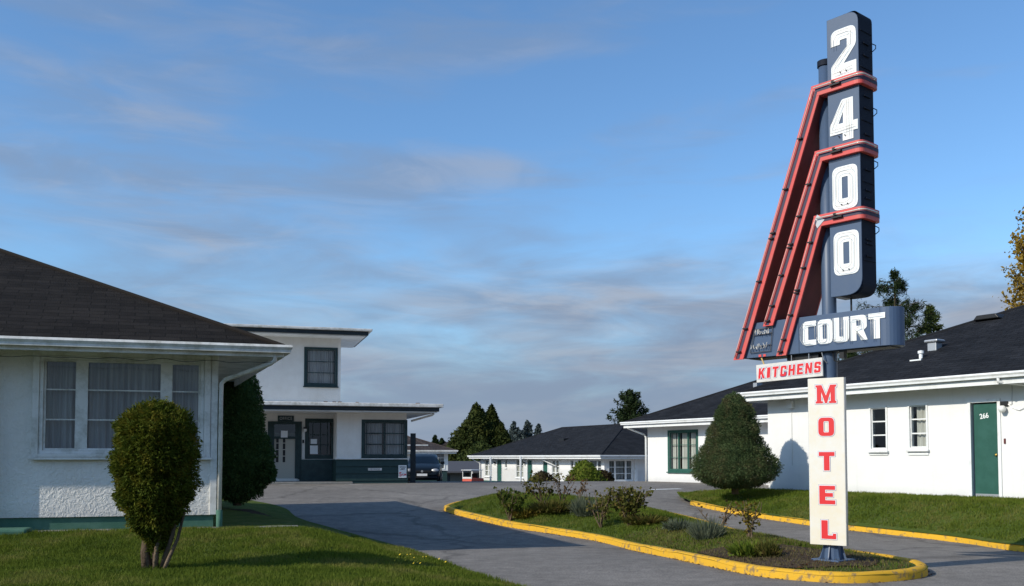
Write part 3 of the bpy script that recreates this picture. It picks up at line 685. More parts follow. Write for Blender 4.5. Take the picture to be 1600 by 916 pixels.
# ---------------------------------------------------------------- RIGHT MOTEL WING
def right_building():
    H = empty('motel_wing', (RO.x, RO.y, 0), RA, 'long bright white motel wing with black roof behind the MOTEL sign', 'motel building')
    w1 = (3.27,3.68,1.60,2.56); w2 = (4.32,4.74,1.62,2.57); dr = (5.82,6.42,.50,2.56)
    mb = MB(); wall_panel(mb, 0, 19, .0, 3.12, [w1, w2, dr]); house_body(mb, 0, 19, 0, 9, 0, 3.12)
    mb.build('wall', 'stucco', H)
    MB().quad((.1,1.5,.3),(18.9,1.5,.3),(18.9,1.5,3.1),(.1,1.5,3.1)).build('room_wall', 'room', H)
    window(H, *w1, rows=(1.92,2.24), frame='white', casing=.045, curtains=(), glass='glass_dark', sash=.025, mw=.03)
    window(H, *w2, rows=(1.94,2.26), frame='white', casing=.045, curtains=((4.42,4.66),), cm='curtain_cream', sash=.025, mw=.03)
    for a, b in ((3.22,3.73),(4.27,4.79)):
        MB().box(a,b,-.024,-.0015,1.45,1.50).build('apron', 'white', H, bevel=.004)
    D = MB().box(5.86,6.40,.03,.07,.52,2.53).build('door', 'green', H, bevel=.004)
    text_mesh('door_number', '266', .15, 'sign_white', D, (6.10,.026,2.27), (R(90),R(-7),0), ext=.002, offset=.003, sx=.9)
    k = MB().lathe([(.0,0),(.03,.0),(.035,.02),(.02,.04),(0,.045)], n=12).build('door_knob', 'brass', D, smooth=True)
    k.location = (6.355,.03,1.45); k.rotation_euler = (R(90),0,0)
    MB().box(5.87,6.39,.024,.029,.54,.63).build('kick_plate', 'metal', D)
    mb = MB(); mb.box(5.75,5.82,-.03,-.0015,.5,2.63); mb.box(6.42,6.49,-.03,-.0015,.5,2.63); mb.box(5.82,6.42,-.03,-.0015,2.56,2.63)
    mb.build('door_frame', 'white', H, bevel=.004)
    MB().box(5.70,6.85,-.40,-.003,.2,.50).build('doorstep', 'green_light', H, bevel=.015)
    lp = MB().box(6.50,6.66,-.05,-.0015,2.46,2.56).build('wall_lamp', 'black', H, bevel=.01)
    MB().lathe([(.0,2.32),(.05,2.335),(.075,2.39),(.06,2.45),(.03,2.47)], c=(6.58,-.10), n=16).build('globe', 'lamp_glass', lp, smooth=True)
    MB().box(6.545,6.585,-.02,-.0015,1.68,1.79).build('doorbell', mat('bell_red', (.12,.03,.03)), H, bevel=.004)
    c = MB(); c.tube([(6.75,-.02,2.98),(6.755,-.02,2.75),(6.74,-.02,2.5),(6.66,-.02,2.46)], .006, 5)
    c.tube([(6.66,-.02,2.5),(6.75,-.02,2.42),(6.83,-.02,2.38),(6.9,-.02,2.36),(7.0,-.02,2.40),(7.1,-.02,2.5),(7.2,-.02,2.7)], .006, 5)
    c.build('cable', MT['metal'], H)
    hip_roof(H, -.55, 19.6, -.55, 9.55, 3.10, .42, 'shingle_black', 'white', 'white')
    # soffit lamp, conduit
    lm = MB().box(.36,.68,-.20,-.04,2.95,3.03).build('soffit_lamp', 'black', H, bevel=.01)
    MB().box(.38,.66,-.215,-.03,2.89,2.948).build('diffuser', 'lamp_glass', lm, bevel=.01)
    cd = MB(); cd.tube([(.83,-.012,2.70),(.83,-.012,1.2)], .012, 6); cd.box(.74,.92,-.10,-.0015,2.66,2.86); cd.build('conduit', 'stucco', H)
    e = MB(); e.tube([(6.82,-.60,3.0),(6.82,-.60,2.93),(6.9,-.5,2.91),(7.6,-.05,2.8)], .035, 10); e.build('downpipe', 'white', H, smooth=True)
    # roof vents, standing on the slope
    def zr(y): return 3.10+.42*(y+.55)
    v = MB(); y = 1.62; v.box(3.74,3.98,y-.12,y+.12,zr(y-.14)-.05,zr(y)+.15); rv_ = v.build('roof_vent', 'metal', H, bevel=.02)
    MB().box(3.68,4.04,y-.17,y+.17,zr(y)+.15,zr(y)+.22).build('vent_cap', 'metal', rv_, bevel=.03)
    y = .99
    v = MB(); v.lathe([(.045,zr(y)-.1),(.045,zr(y)+.10),(.07,zr(y)+.11),(.07,zr(y)+.17),(0,zr(y)+.19)], c=(3.93,y), n=14); v.box(3.74,4.04,y-.16,y+.05,zr(y-.16)-.0,zr(y-.16)+.03)
    v.build('vent_pipe', 'sign_white', H, smooth=False)
    y = 3.7; v = MB(); v.prism([(0,0),(.7,0),(.6,.12),(.1,.12)], y-.22, y+.22); o = v.build('ridge_vent', 'black', H, bevel=.02); o.location = (3.65,0,zr(y)-.03)
    y = .0; MB().box(-.42,-.28,y-.1,y+.1,zr(y-.1)-.02,zr(y)+.07).build('low_vent', 'metal', H)
    # rear wing, set back 5.65 m
    W = empty('rear_section', (0,0,0)); W.parent = H; W.name = 'rear_section'
    ww = (-10.55,-9.0,.93,2.36)
    mb = MB(); wall_panel(mb, -11.88, 1, -.4, 2.80, [ww], y=5.65)
    mb.quad((-11.88,5.65,-.4),(-11.88,5.65,2.8),(-11.88,14.6,2.8),(-11.88,14.6,-.4)); mb.quad((-11.88,14.6,-.4),(-11.88,14.6,2.8),(1,14.6,2.8),(1,14.6,-.4)); mb.build('rear_wall', 'stucco', H)
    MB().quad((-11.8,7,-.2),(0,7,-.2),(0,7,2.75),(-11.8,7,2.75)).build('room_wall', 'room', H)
    bpy.data.objects.remove(W)
    window(H, *ww, y=5.65, cols=((-10.03,.035),(-9.5,.035)), rows=(1.4,1.88), frame='green', casing=.09, curtains=((-10.5,-10.3),(-10.25,-10.08),(-9.98,-9.55),(-9.44,-9.2)), cm='curtain_cream')
    hip_roof(H, -12.6, 6, 5.0, 15.2, 2.80, .43, 'shingle_black', 'white', 'white')
    d = MB(); d.tube([(-12.4,5.0,2.62),(-12.35,5.1,2.55),(-11.95,5.55,2.3),(-11.9,5.58,2.2),(-11.9,5.58,.3)], .04, 8); d.build('downpipe', 'white', H, smooth=True)
    MB().box(-4.9,-4.6,5.45,5.64,2.55,2.66).build('soffit_lamp', 'black', H)
    return H
right_building()

# ---------------------------------------------------------------- OFFICE
def office():
    OA = R(16.5); H = empty('office_building', (-3.9,35.5,0), OA, 'two-storey white office with dark flat roof edges and teal boarded base', 'office building')
    yr = 1.2
    fw = (-1.56,-.07,1.48,2.68); rw = (-3.47,-2.60,1.46,2.72); dr = (-4.80,-3.84,.62,2.62)
    mb = MB(); wall_panel(mb, -2.55, 0, 1.325, 3.06, [fw], y=0); mb.quad((0,0,1.325),(0,8,1.325),(0,8,3.06),(0,0,3.06))
    mb.quad((-2.55,0,1.325),(-2.55,0,3.06),(-2.55,yr,3.06),(-2.55,yr,1.325))
    wall_panel(mb, -9, -2.55, .3, 3.06, [(rw[0],rw[1],rw[2],rw[3]), (dr[0],dr[1],dr[2],dr[3])], y=yr)
    mb.quad((-9,yr,.3),(-9,yr,3.06),(-9,8,3.06),(-9,8,.3)); mb.quad((-9,8,.3),(-9,8,3.06),(0,8,3.06),(0,8,.3))
    mb.build('wall', 'stucco_office', H)
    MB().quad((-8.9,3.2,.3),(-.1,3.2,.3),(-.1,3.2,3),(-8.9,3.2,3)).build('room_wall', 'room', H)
    # boarded base
    mb = MB(); z = .30; k = 0
    hts = [.25,.26,.26,.256]
    for hgt in hts:
        mb.add([(-2.57,-.05,z),(.05,-.05,z),(.05,-.02,z+hgt-.006),(-2.57,-.02,z+hgt-.006),(-2.57,.02,z),(.05,.02,z),(.05,.02,z+hgt-.006),(-2.57,.02,z+hgt-.006)],
               [(0,1,2,3),(7,6,5,4),(1,5,6,2),(0,3,7,4),(0,4,5,1),(3,2,6,7)])
        mb.add([(.02,.021,z),(.05,.021,z),(.05,8,z),(.02,8,z),(.02,.021,z+hgt),(.03,.021,z+hgt),(.03,8,z+hgt),(.02,8,z+hgt)], [(0,1,5,4),(1,2,6,5),(3,0,4,7),(4,5,6,7)])
        mb.box(-2.58,-2.551,.021,yr-.002,z,z+hgt-.006)
        z += hgt
    mb.build('base_boards', 'teal_board', H)
    MB().box(-2.62,.09,-.09,.0,1.326,1.36).build('base_ledge', 'trim_grey', H)
    MB().box(-3.78,-2.582,yr-.05,yr-.002,.3,1.32).build('recess_boards', 'teal', H)
    MB().box(-8.9,-4.96,yr-.05,yr-.002,.3,1.32).build('recess_boards', 'teal', H)
    window(H, *fw, cols=((-.815,.02),(-1.46,.012),(-.17,.012)), rows=(1.88,2.28), frame='teal', casing=.10, curtains=((-1.5,-.9),(-.75,-.1)), glass='glass', mw=.035)
    w = window(H, *rw, y=yr, cols=((-3.3,.012),(-3.02,.015),(-2.76,.012)), rows=(1.86,2.24), frame='teal', casing=.12, curtains=(), glass='glass_dark', sill=False, mw=.03)
    mb = MB(); mb.box(-3.40,-3.12,-.004,.03,1.52,1.84); mb.box(-3.38,-3.15,-.004,.03,1.90,2.08)
    o = mb.build('notice_sheet', 'paper', w)
    D = MB().box(dr[0]+.1,dr[1]-.1,yr+.05,yr+.09,dr[2],dr[3]-.32).build('door', mat('door_paint', (.42,.40,.34), .6), H, bevel=.004)
    mb = MB()
    for a in (-4.58,-4.34):
        for b in (1.22,1.46,1.70,1.94): mb.box(a-.045,a+.045,yr+.044,yr+.049,b,b+.21)
    mb.build('door_light', 'black', D)
    mb = MB(); mb.box(dr[0]-.13,dr[0],yr-.05,yr-.002,.6,2.72); mb.box(dr[1],dr[1]+.13,yr-.05,yr-.002,.6,2.72); mb.box(dr[0],dr[1],yr-.05,yr-.002,2.62,2.72)
    mb.box(dr[0],dr[0]+.1,yr-.01,yr+.05,.62,2.62); mb.box(dr[1]-.1,dr[1],yr-.01,yr+.05,.62,2.62); mb.box(dr[0]+.1,dr[1]-.1,yr-.01,yr+.05,2.08,2.17)
    mb.build('door_frame', 'teal', H)
    MB().box(dr[0]+.1,dr[1]-.1,yr+.02,yr+.03,2.17,2.62).build('transom_pane', 'glass_dark', H)
    MB().box(-4.46,-4.22,yr-.02,yr-.011,2.13,2.38).build('door_notice', 'paper', H)
    l = MB().box(-3.65,-3.52,yr-.12,yr-.002,2.46,2.52).build('wall_lamp', 'black', H)
    MB().lathe([(0,2.34),(.05,2.36),(.065,2.41),(.05,2.455)], c=(-3.59,yr-.09), n=12).build('globe', 'lamp_glass', l, smooth=True)
    MB().box(-3.68,-3.62,yr-.03,yr-.002,1.93,2.05).build('letter_slot', 'black', H)
    # step slab
    s = MB(); s.box(-9,-2.0,-.35,yr-.06,.25,.52); s.build('step_slab', 'concrete', H, bevel=.02)
    MB().box(-2.5,-2.0,-.35,-.052,.3,.50) 
    # lower roof
    MB().box(-9.6,1.02,-1.0,9,3.06,3.20).build('fascia', 'fascia', H, bevel=.01)
    MB().box(-9.75,1.15,-1.13,9.1,3.202,3.33).build('gutter', 'trim_grey', H, bevel=.02)
    MB().box(-9.5,.95,-.95,8.9,3.02,3.058).build('soffit', 'white', H)
    m = MB(); m.box(-2.0,-1.9,-1.0,-.9,3.331,3.36)
    for x in (-3.1,-2.8,-2.6,.2): m.box(x,x+.12,-.9,-.7,3.331,3.37)
    m.build('roof_debris', 'bark_litter', H)
    # upper storey
    uw = (-3.56,-2.50,4.14,5.42)
    mb = MB(); wall_panel(mb, -9, -2.30, 3.34, 5.9, [uw], y=yr); mb.quad((-2.30,yr,3.34),(-2.30,3.6,3.34),(-2.30,3.6,5.9),(-2.30,yr,5.9))
    mb.quad((-9,yr,3.34),(-9,yr,5.9),(-9,3.6,5.9),(-9,3.6,3.34)); mb.quad((-9,3.6,3.34),(-9,3.6,5.9),(-2.3,3.6,5.9),(-2.3,3.6,3.34))
    mb.build('upper_wall', 'stucco_office', H)
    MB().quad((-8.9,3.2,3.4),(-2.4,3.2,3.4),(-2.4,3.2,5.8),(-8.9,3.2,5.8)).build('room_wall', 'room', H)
    MB().box(-9,-2.25,yr-.06,yr-.002,3.40,3.47).build('flashing', 'trim_grey', H)
    window(H, *uw, y=yr, cols=(), rows=(4.56,4.98), frame='teal', casing=.09, curtains=((-3.5,-2.55),), glass='glass', mw=.03)
    MB().box(-9.6,-1.40,.2,4.2,5.90,6.04).build('fascia', 'fascia', H, bevel=.01)
    MB().box(-9.7,-1.27,.07,4.33,6.042,6.13).build('gutter', 'trim_grey', H, bevel=.02)
    MB().box(-9.5,-1.5,.3,4.1,5.86,5.898).build('soffit', 'white', H)
    d = MB(); d.tube([(.9,-.6,3.0),(.85,-.55,2.95),(.2,.1,2.75)], .04, 8); d.build('downpipe', 'white', H, smooth=True)
    # wall signs
    M3 = H.matrix_basis
    def at(a, b, z): 
        q = Vector((-3.9,35.5)) + Vector((math.cos(OA),math.sin(OA)))*a + Vector((-math.sin(OA),math.cos(OA)))*b; return (q.x,q.y,z)
    o = empty('office_sign', at(-4.29,yr-.005,2.83), OA, 'small dark OFFICE sign above the office door', 'sign')
    MB().box(-.29,.29,-.03,0,-.105,.105).build('board', 'teal', o, bevel=.005)
    text_mesh('lettering', 'OFFICE', .155, 'metal', o, (0,-.034,0), ext=.002, sx=.85, spacing=1.1)
    o = empty('speed_limit_sign', at(-.155,-.055,.88), OA, 'white speed limit sign on the teal boards at the office corner', 'sign')
    MB().box(-.15,.15,-.012,0,-.23,.23).build('plate', 'sign_white', o)
    text_mesh('lettering', 'SPEED\nLIMIT', .088, 'black', o, (0,-.015,.12), ext=.001, offset=.0006)
    text_mesh('number', '5', .22, 'letter_red', o, (-.075,-.015,-.11), ext=.001, offset=.004)
    text_mesh('unit', 'KM', .11, 'letter_red', o, (.065,-.015,-.12), ext=.001, offset=.0008)
    o = empty('notice_board', at(-1.17,-.055,.965), OA, 'narrow pale notice strip on the teal boards under the office window', 'sign')
    MB().box(-.25,.25,-.012,0,-.045,.045).build('plate', 'trim_grey', o)
    text_mesh('lettering', 'NO PARKING', .062, 'black', o, (0,-.015,0), ext=.001)
    return H
office()
# dark screen fence beside office
o = empty('screen_fence', (-3.72,36.1,0), R(97), 'tall dark timber screen fence at the right corner of the office', 'fence')
mb = MB()
for i in range(9): mb.box(i*.26,i*.26+.25,-.02,.02,.35,2.22)
mb.build('boards', 'fascia', o); MB().box(-.10,-.005,-.1,.1,.3,2.3).build('post', 'fascia', o)

# ---------------------------------------------------------------- FAR MOTEL BLOCK
def far_building():
    a = math.atan2(-.893, .45); n = Vector((-.45,.893)).normalized()   # local x runs from far end to corner
    Lw = 18.3
    o0 = Vector((5.76,60)) + n*Lw
    H = empty('motel_wing', (o0.x,o0.y,0), a, 'low white motel block with black hip roof across the far end of the forecourt', 'motel building')
    X = lambda t: Lw - t
    zb, zt = -1.3, 1.52; hd, sl = 1.2, -.05
    wins = [(X(17.5),X(16.3)),(X(12.1),X(10.95)),(X(6.7),X(5.7)),(X(2.3),X(.35))]
    smal = [(X(13.95),X(13.65)),(X(4.15),X(3.83))]
    doors = [(X(15.3),X(14.55)),(X(10.3),X(9.6)),(X(7.95),X(7.3)),(X(3.2),X(2.86))]
    holes = [(p,q,sl,hd) for p,q in wins]+[(p,q,.62,hd) for p,q in smal]+[(p,q,-.9,hd) for p,q in doors]
    mb = MB(); wall_panel(mb, 0, Lw, -.4, zt, holes[:6]+[(p,q,-.399,hd) for p,q in doors])
    mb.quad((0,0,-.4),(0,0,zt),(0,10,zt),(0,10,-.4)); mb.quad((0,10,-.4),(0,10,zt),(Lw,10,zt),(Lw,10,-.4)); mb.build('wall', 'stucco', H)
    mb = MB()
    segs = sorted([0]+[v for p,q in doors for v in (p,q)]+[Lw])
    for i in range(0, len(segs), 2): mb.box(segs[i],segs[i+1],-.04,.1,-1.6,-.401)
    mb.build('foundation', 'green_light', H)
    MB().quad((.1,1.2,-1),(Lw-.1,1.2,-1),(Lw-.1,1.2,1.5),(.1,1.2,1.5)).build('room_wall', 'room', H)
    for p, q in wins[:3]:
        window(H, p, q, sl, hd, cols=(((p+q)/2,.06),), rows=(.36,.78), frame='white', casing=.06, curtains=((p,q),), mw=.04, cm='curtain_cream')
    p, q = wins[3]; window(H, p, q, sl, hd, cols=((p+.5,.06),(q-.5,.06)), rows=(.36,.78), frame='white', casing=.06, curtains=((p,q),), mw=.04)
    for p, q in smal: window(H, p, q, .62, hd, frame='white', casing=.04, glass='glass_dark')
    for i, (p, q) in enumerate(doors):
        d = MB().box(p,q,.04,.08,-.95,hd).build('door', 'green', H); k = MB().lathe([(0,0),(.05,.02),(0,.05)], n=8).build('door_knob', 'brass', d)
        k.location = (q-.1,.03,.1); k.rotation_euler = (R(90),0,0)
        mb = MB(); mb.box(p-.08,p,-.03,-.0015,-.95,hd+.08); mb.box(q,q+.08,-.03,-.0015,-.95,hd+.08); mb.box(p,q,-.03,-.0015,hd,hd+.08); mb.build('door_frame', 'white', H)
        if i in (0,1): 
            l = MB().box(p-.45,p-.3,-.12,-.0015,.95,1.05).build('wall_lamp', 'black', H); MB().lathe([(0,.8),(.06,.84),(.05,.94)], c=(p-.37,-.1), n=10).build('globe', 'lamp_glass', l)
    # end face with three-light bay, x = Lw plane
    E = empty('end_face'); bpy.data.objects.remove(E)
    mb = MB(); tmp = MB(); wall_panel(tmp, 0, 10, -.4, zt, [(.35,2.05,-.03,1.2)])
    vs = [(Lw - y_, x_, z_) for x_, y_, z_ in tmp.v]; mb.add(vs, tmp.f); mb.build('end_wall', 'stucco', H)
    MB().box(Lw-.1,Lw+.04,.1,10,-1.6,-.401).build('foundation', 'green_light', H)
    w = window(H, .35, 2.05, -.03, 1.2, cols=((.8,.06),(1.6,.06)), rows=(.38,.78), frame='white', casing=.08, curtains=((.4,.7),(.9,1.5),(1.7,2.0)), mw=.04)
    w.location = (Lw,0,0); w.rotation_euler = (0,0,R(90))
    MB().box(Lw+.002,Lw+.12,2.22,2.42,-.4,zt).build('pilaster', 'white', H)
    MB().box(Lw+.12,Lw+.9,-.3,4.0,-.55,-.42).build('planter_ledge', 'trim_grey', H)
    rf = hip_roof(H, -.75, Lw+.7, -.7, 10.2, 1.52, .40, 'shingle_black', 'white', 'white')
    MB().box(9.2,9.9,1.9,2.5,2.55,2.75).build('roof_vent', 'black', H)
    d = MB(); d.tube([(-.6,-.6,1.35),(-.5,-.5,1.25),(.05,-.1,.95),(.05,-.1,-1)], .05, 8); d.tube([(X(7.4),-.65,1.4),(X(7.2),-.5,1.25),(X(6.0),-.1,.8)], .05, 8)
    d.build('downpipe', 'white', H, smooth=True)
    for t in (14.5, 9.55): MB().box(X(t)-.06,X(t)+.06,-1.0,-.9,-1.3,1.45).build('porch_post', 'white', H)
    return H
far_building()

# ---------------------------------------------------------------- BACKGROUND BUILDINGS
def bungalow():
    H = empty('bungalow', (-8.9,67,0), R(8), 'small white bungalow with corner bay window behind the parked dark car', 'bungalow')
    # local x to the right; bay spans x 2.6..4.6
    mb = MB(); wall_panel(mb, -6, 2.2, -1.4, 2.25, []); mb.quad((2.2,0,-1.4),(2.2,8,-1.4),(2.2,8,2.25),(2.2,0,2.25)); mb.build('wall', 'stucco', H)
    mb = MB(); wall_panel(mb, 1.2, 4.35, .48, 1.86, [(1.7,4.1,.6,1.72)], y=-1.2); mb.quad((4.35,-1.2,.48),(4.35,4,.48),(4.35,4,1.86),(4.35,-1.2,1.86)); mb.quad((1.2,-1.2,.48),(1.2,-1.2,1.86),(1.2,0,1.86),(1.2,0,.48)); mb.build('bay_wall', 'white', H)
    window(H, 1.7, 4.1, .6, 1.72, y=-1.2, cols=((1.85,.06),(3.05,.08)), rows=(.98,1.36), frame='white', casing=.05, curtains=((1.9,3.0),(3.1,4.05)), mw=.04, sill=False)
    MB().box(1.2,4.3,-1.15,4,-1.7,.478).build('base_boards', 'teal_board', H)
    MB().quad((1.3,-.3,.5),(4.2,-.3,.5),(4.2,-.3,1.85),(1.3,-.3,1.85)).build('room_wall', 'room', H)
    hip_roof(H, -5, 2.9, -.6, 8, 2.25, .45, 'shingle_old', 'white', 'white')
    hip_roof(H, -1.0, 4.9, -1.7, 4.0, 1.87, .32, 'shingle_old', 'trim_grey', 'white')
bungalow()
H = empty('garage', (-5.2,84,0), R(4), 'low grey-roofed dark garage between the bungalow and the far motel block', 'garage')
mb = MB(); wall_panel(mb, -2.8, 3.2, -1.6, .2, [(-2.3,-.2,-1.5,-.1)]); mb.quad((3.2,0,-1.6),(3.2,6,-1.6),(3.2,6,.2),(3.2,0,.2)); mb.build('wall', mat('garage_wall', (.10,.11,.10), .9), H)
MB().box(-2.3,-.2,.05,.1,-1.5,-.1).build('door', 'fascia', H)
mb = MB(); mb.prism([(-.6,.18),(5.0,1.05),(5.0,.9),(-.6,.05)], -3.2, 3.7, 'x'); o = mb.build('roof', mat('grey_roof', (.075,.075,.085), .85), H)
H = empty('distant_house', (-9.9,150,0), 0, 'tiny pale distant house roof between the far trees', 'house')
MB().box(-1.5,1.5,0,5,-2,3.0).build('wall', 'stucco', H); mb = MB(); mb.prism([(-2,3.0),(2,3.0),(0,3.9)], -.4, 5.4); mb.build('roof', 'shingle_old', H)

# utility cart
H = empty('utility_cart', (-2.22,47.5,G(-2,47.5)), R(-30), 'small white framed utility cart with red lower front beyond the forecourt crest', 'cart'); H.scale = (.56,.56,.52)
zc = .02
mb = MB(); mb.prism([(-.05,.18),(.0,.62),(.9,.70),(2.0,.66),(2.1,.2)], -.5, .5, 'x'); o = mb.build('body', 'orange_red', H, bevel=.04); o.location.z = zc
mb = MB()
for x in (-.48,.43):
    mb.box(x,x+.05,.0,.05,.62,1.42); mb.box(x,x+.05,1.6,1.66,.62,1.42)
mb.box(-.43,.43,-.01,.05,.64,.80); mb.box(-.43,.43,.0,.05,1.34,1.42); o = mb.build('cab_frame', 'white', H); o.location.z = zc
o = MB().box(-.43,.43,.015,.03,.80,1.34).build('windscreen', 'glass_dark', H); o.location.z = zc
o = MB().box(-.55,.55,-.15,1.8,1.42,1.48).build('cab_roof', 'white', H, bevel=.02); o.location.z = zc
o = MB().box(-.42,.42,1.0,1.2,.6,1.1).build('seat', 'black', H, bevel=.03); o.location.z = zc
for sx in (-1,1):
    for y in (.35,1.7):
        w = MB().lathe([(.0,-.07),(.2,-.07),(.22,-.04),(.22,.04),(.2,.07),(0,.07)], n=16).build('wheel', 'tyre', H, smooth=False); w.rotation_euler = (0,R(90),0); w.location = (sx*.42,y,zc+.22)

# ---------------------------------------------------------------- CAR
def car():
    g = G(-5,49)
    H = empty('parked_car', (-4.32,46.2,G(-4,46)), R(3), 'dark estate car parked nose out behind the office corner', 'car')
    # side profile (y from nose 0 back), lofted across x
    half = .86
    ys = [0,.06,.25,.9,1.25,1.75,2.3,3.2,3.9,4.3,4.4]
    top = [.50,.66,.78,.95,1.0,1.30,1.44,1.46,1.38,1.0,.7]
    def ring(y, t, wl, wt):
        zb = .2; m = min(t, .95)
        return [(-wl*.94,y,zb),(-wl,y,.45),(-wl,y,m*.86),(-wl*.96,y,m*.97),(-wt,y,t-.03),(-wt*.7,y,t),(0,y,t+.015),(wt*.7,y,t),(wt,y,t-.03),(wl*.96,y,m*.97),(wl,y,m*.86),(wl,y,.45),(wl*.94,y,zb)]
    mb = MB(); k = 13; vs = []
    for y, t in zip(ys, top):
        wl = half*(.80 if y == 0 else .90 if y < .1 else .97 if y < .3 else 1)
        wt = wl*.9 if t < 1.01 else .62+.1*(1.46-t)
        vs += ring(y, t, wl, wt)
    fs = [(i*k+j,i*k+j+1,(i+1)*k+j+1,(i+1)*k+j) for i in range(len(ys)-1) for j in range(k-1)] + [tuple(range(k)), tuple(range((len(ys)-1)*k, len(ys)*k))] + [(i*k, (i+1)*k, (i+1)*k+k-1, i*k+k-1) for i in range(len(ys)-1)]
    mb.add(vs, fs); b = mb.build('body', 'car_paint', H, smooth=True)
    MB().quad((-.66,1.20,1.012),(.66,1.20,1.012),(.56,1.80,1.345),(-.56,1.80,1.345)).build('windscreen', 'glass_dark', H)
    for s in (-1,1):
        o = MB().quad((s*.80,1.35,1.0),(s*.80,3.7,1.0),(s*.70,3.5,1.33),(s*.68,1.85,1.31)).build('side_window', 'glass_dark', H)
        h = MB(); h.lathe([(0,0),(.1,0),(.13,.02),(.12,.05),(0,.06)], n=16); hl = h.build('headlight', 'metal', H, smooth=True); hl.rotation_euler = (R(75),0,0); hl.location = (s*.62,.10,.66); hl.scale = (1.35,.75,1)
        m_ = MB().box(-.10,.10,-.05,.05,-.07,.07).build('mirror', 'car_paint', H, bevel=.03); m_.location = (s*.95,1.35,1.03)
        for y in (.85,3.55):
            w = MB().lathe([(0,-.1),(.2,-.1),(.3,-.1),(.32,-.06),(.32,.06),(.3,.1),(0,.1)], n=24).build('wheel', 'tyre', H); w.rotation_euler = (0,R(90),0); w.location = (s*.79,y,.32)
            r = MB().lathe([(0,-.105),(.17,-.105),(.19,.0),(.17,.105),(0,.105)], n=16).build('rim', 'metal', w)
    MB().box(-.45,.45,-.012,.03,.56,.66).build('grille', 'black', H, bevel=.01)
    e = MB(); e.lathe([(.045,0),(.055,0),(.055,.01),(.045,.01)], n=20); eo = e.build('emblem', 'metal', H); eo.rotation_euler = (R(90),0,0); eo.location = (0,-.012,.62)
    MB().box(-.25,.25,-.03,-.005,.40,.51).build('number_plate', 'paper', H)
    MB().box(-.72,.72,-.045,.1,.28,.37).build('bumper', 'black', H, bevel=.03)
car()

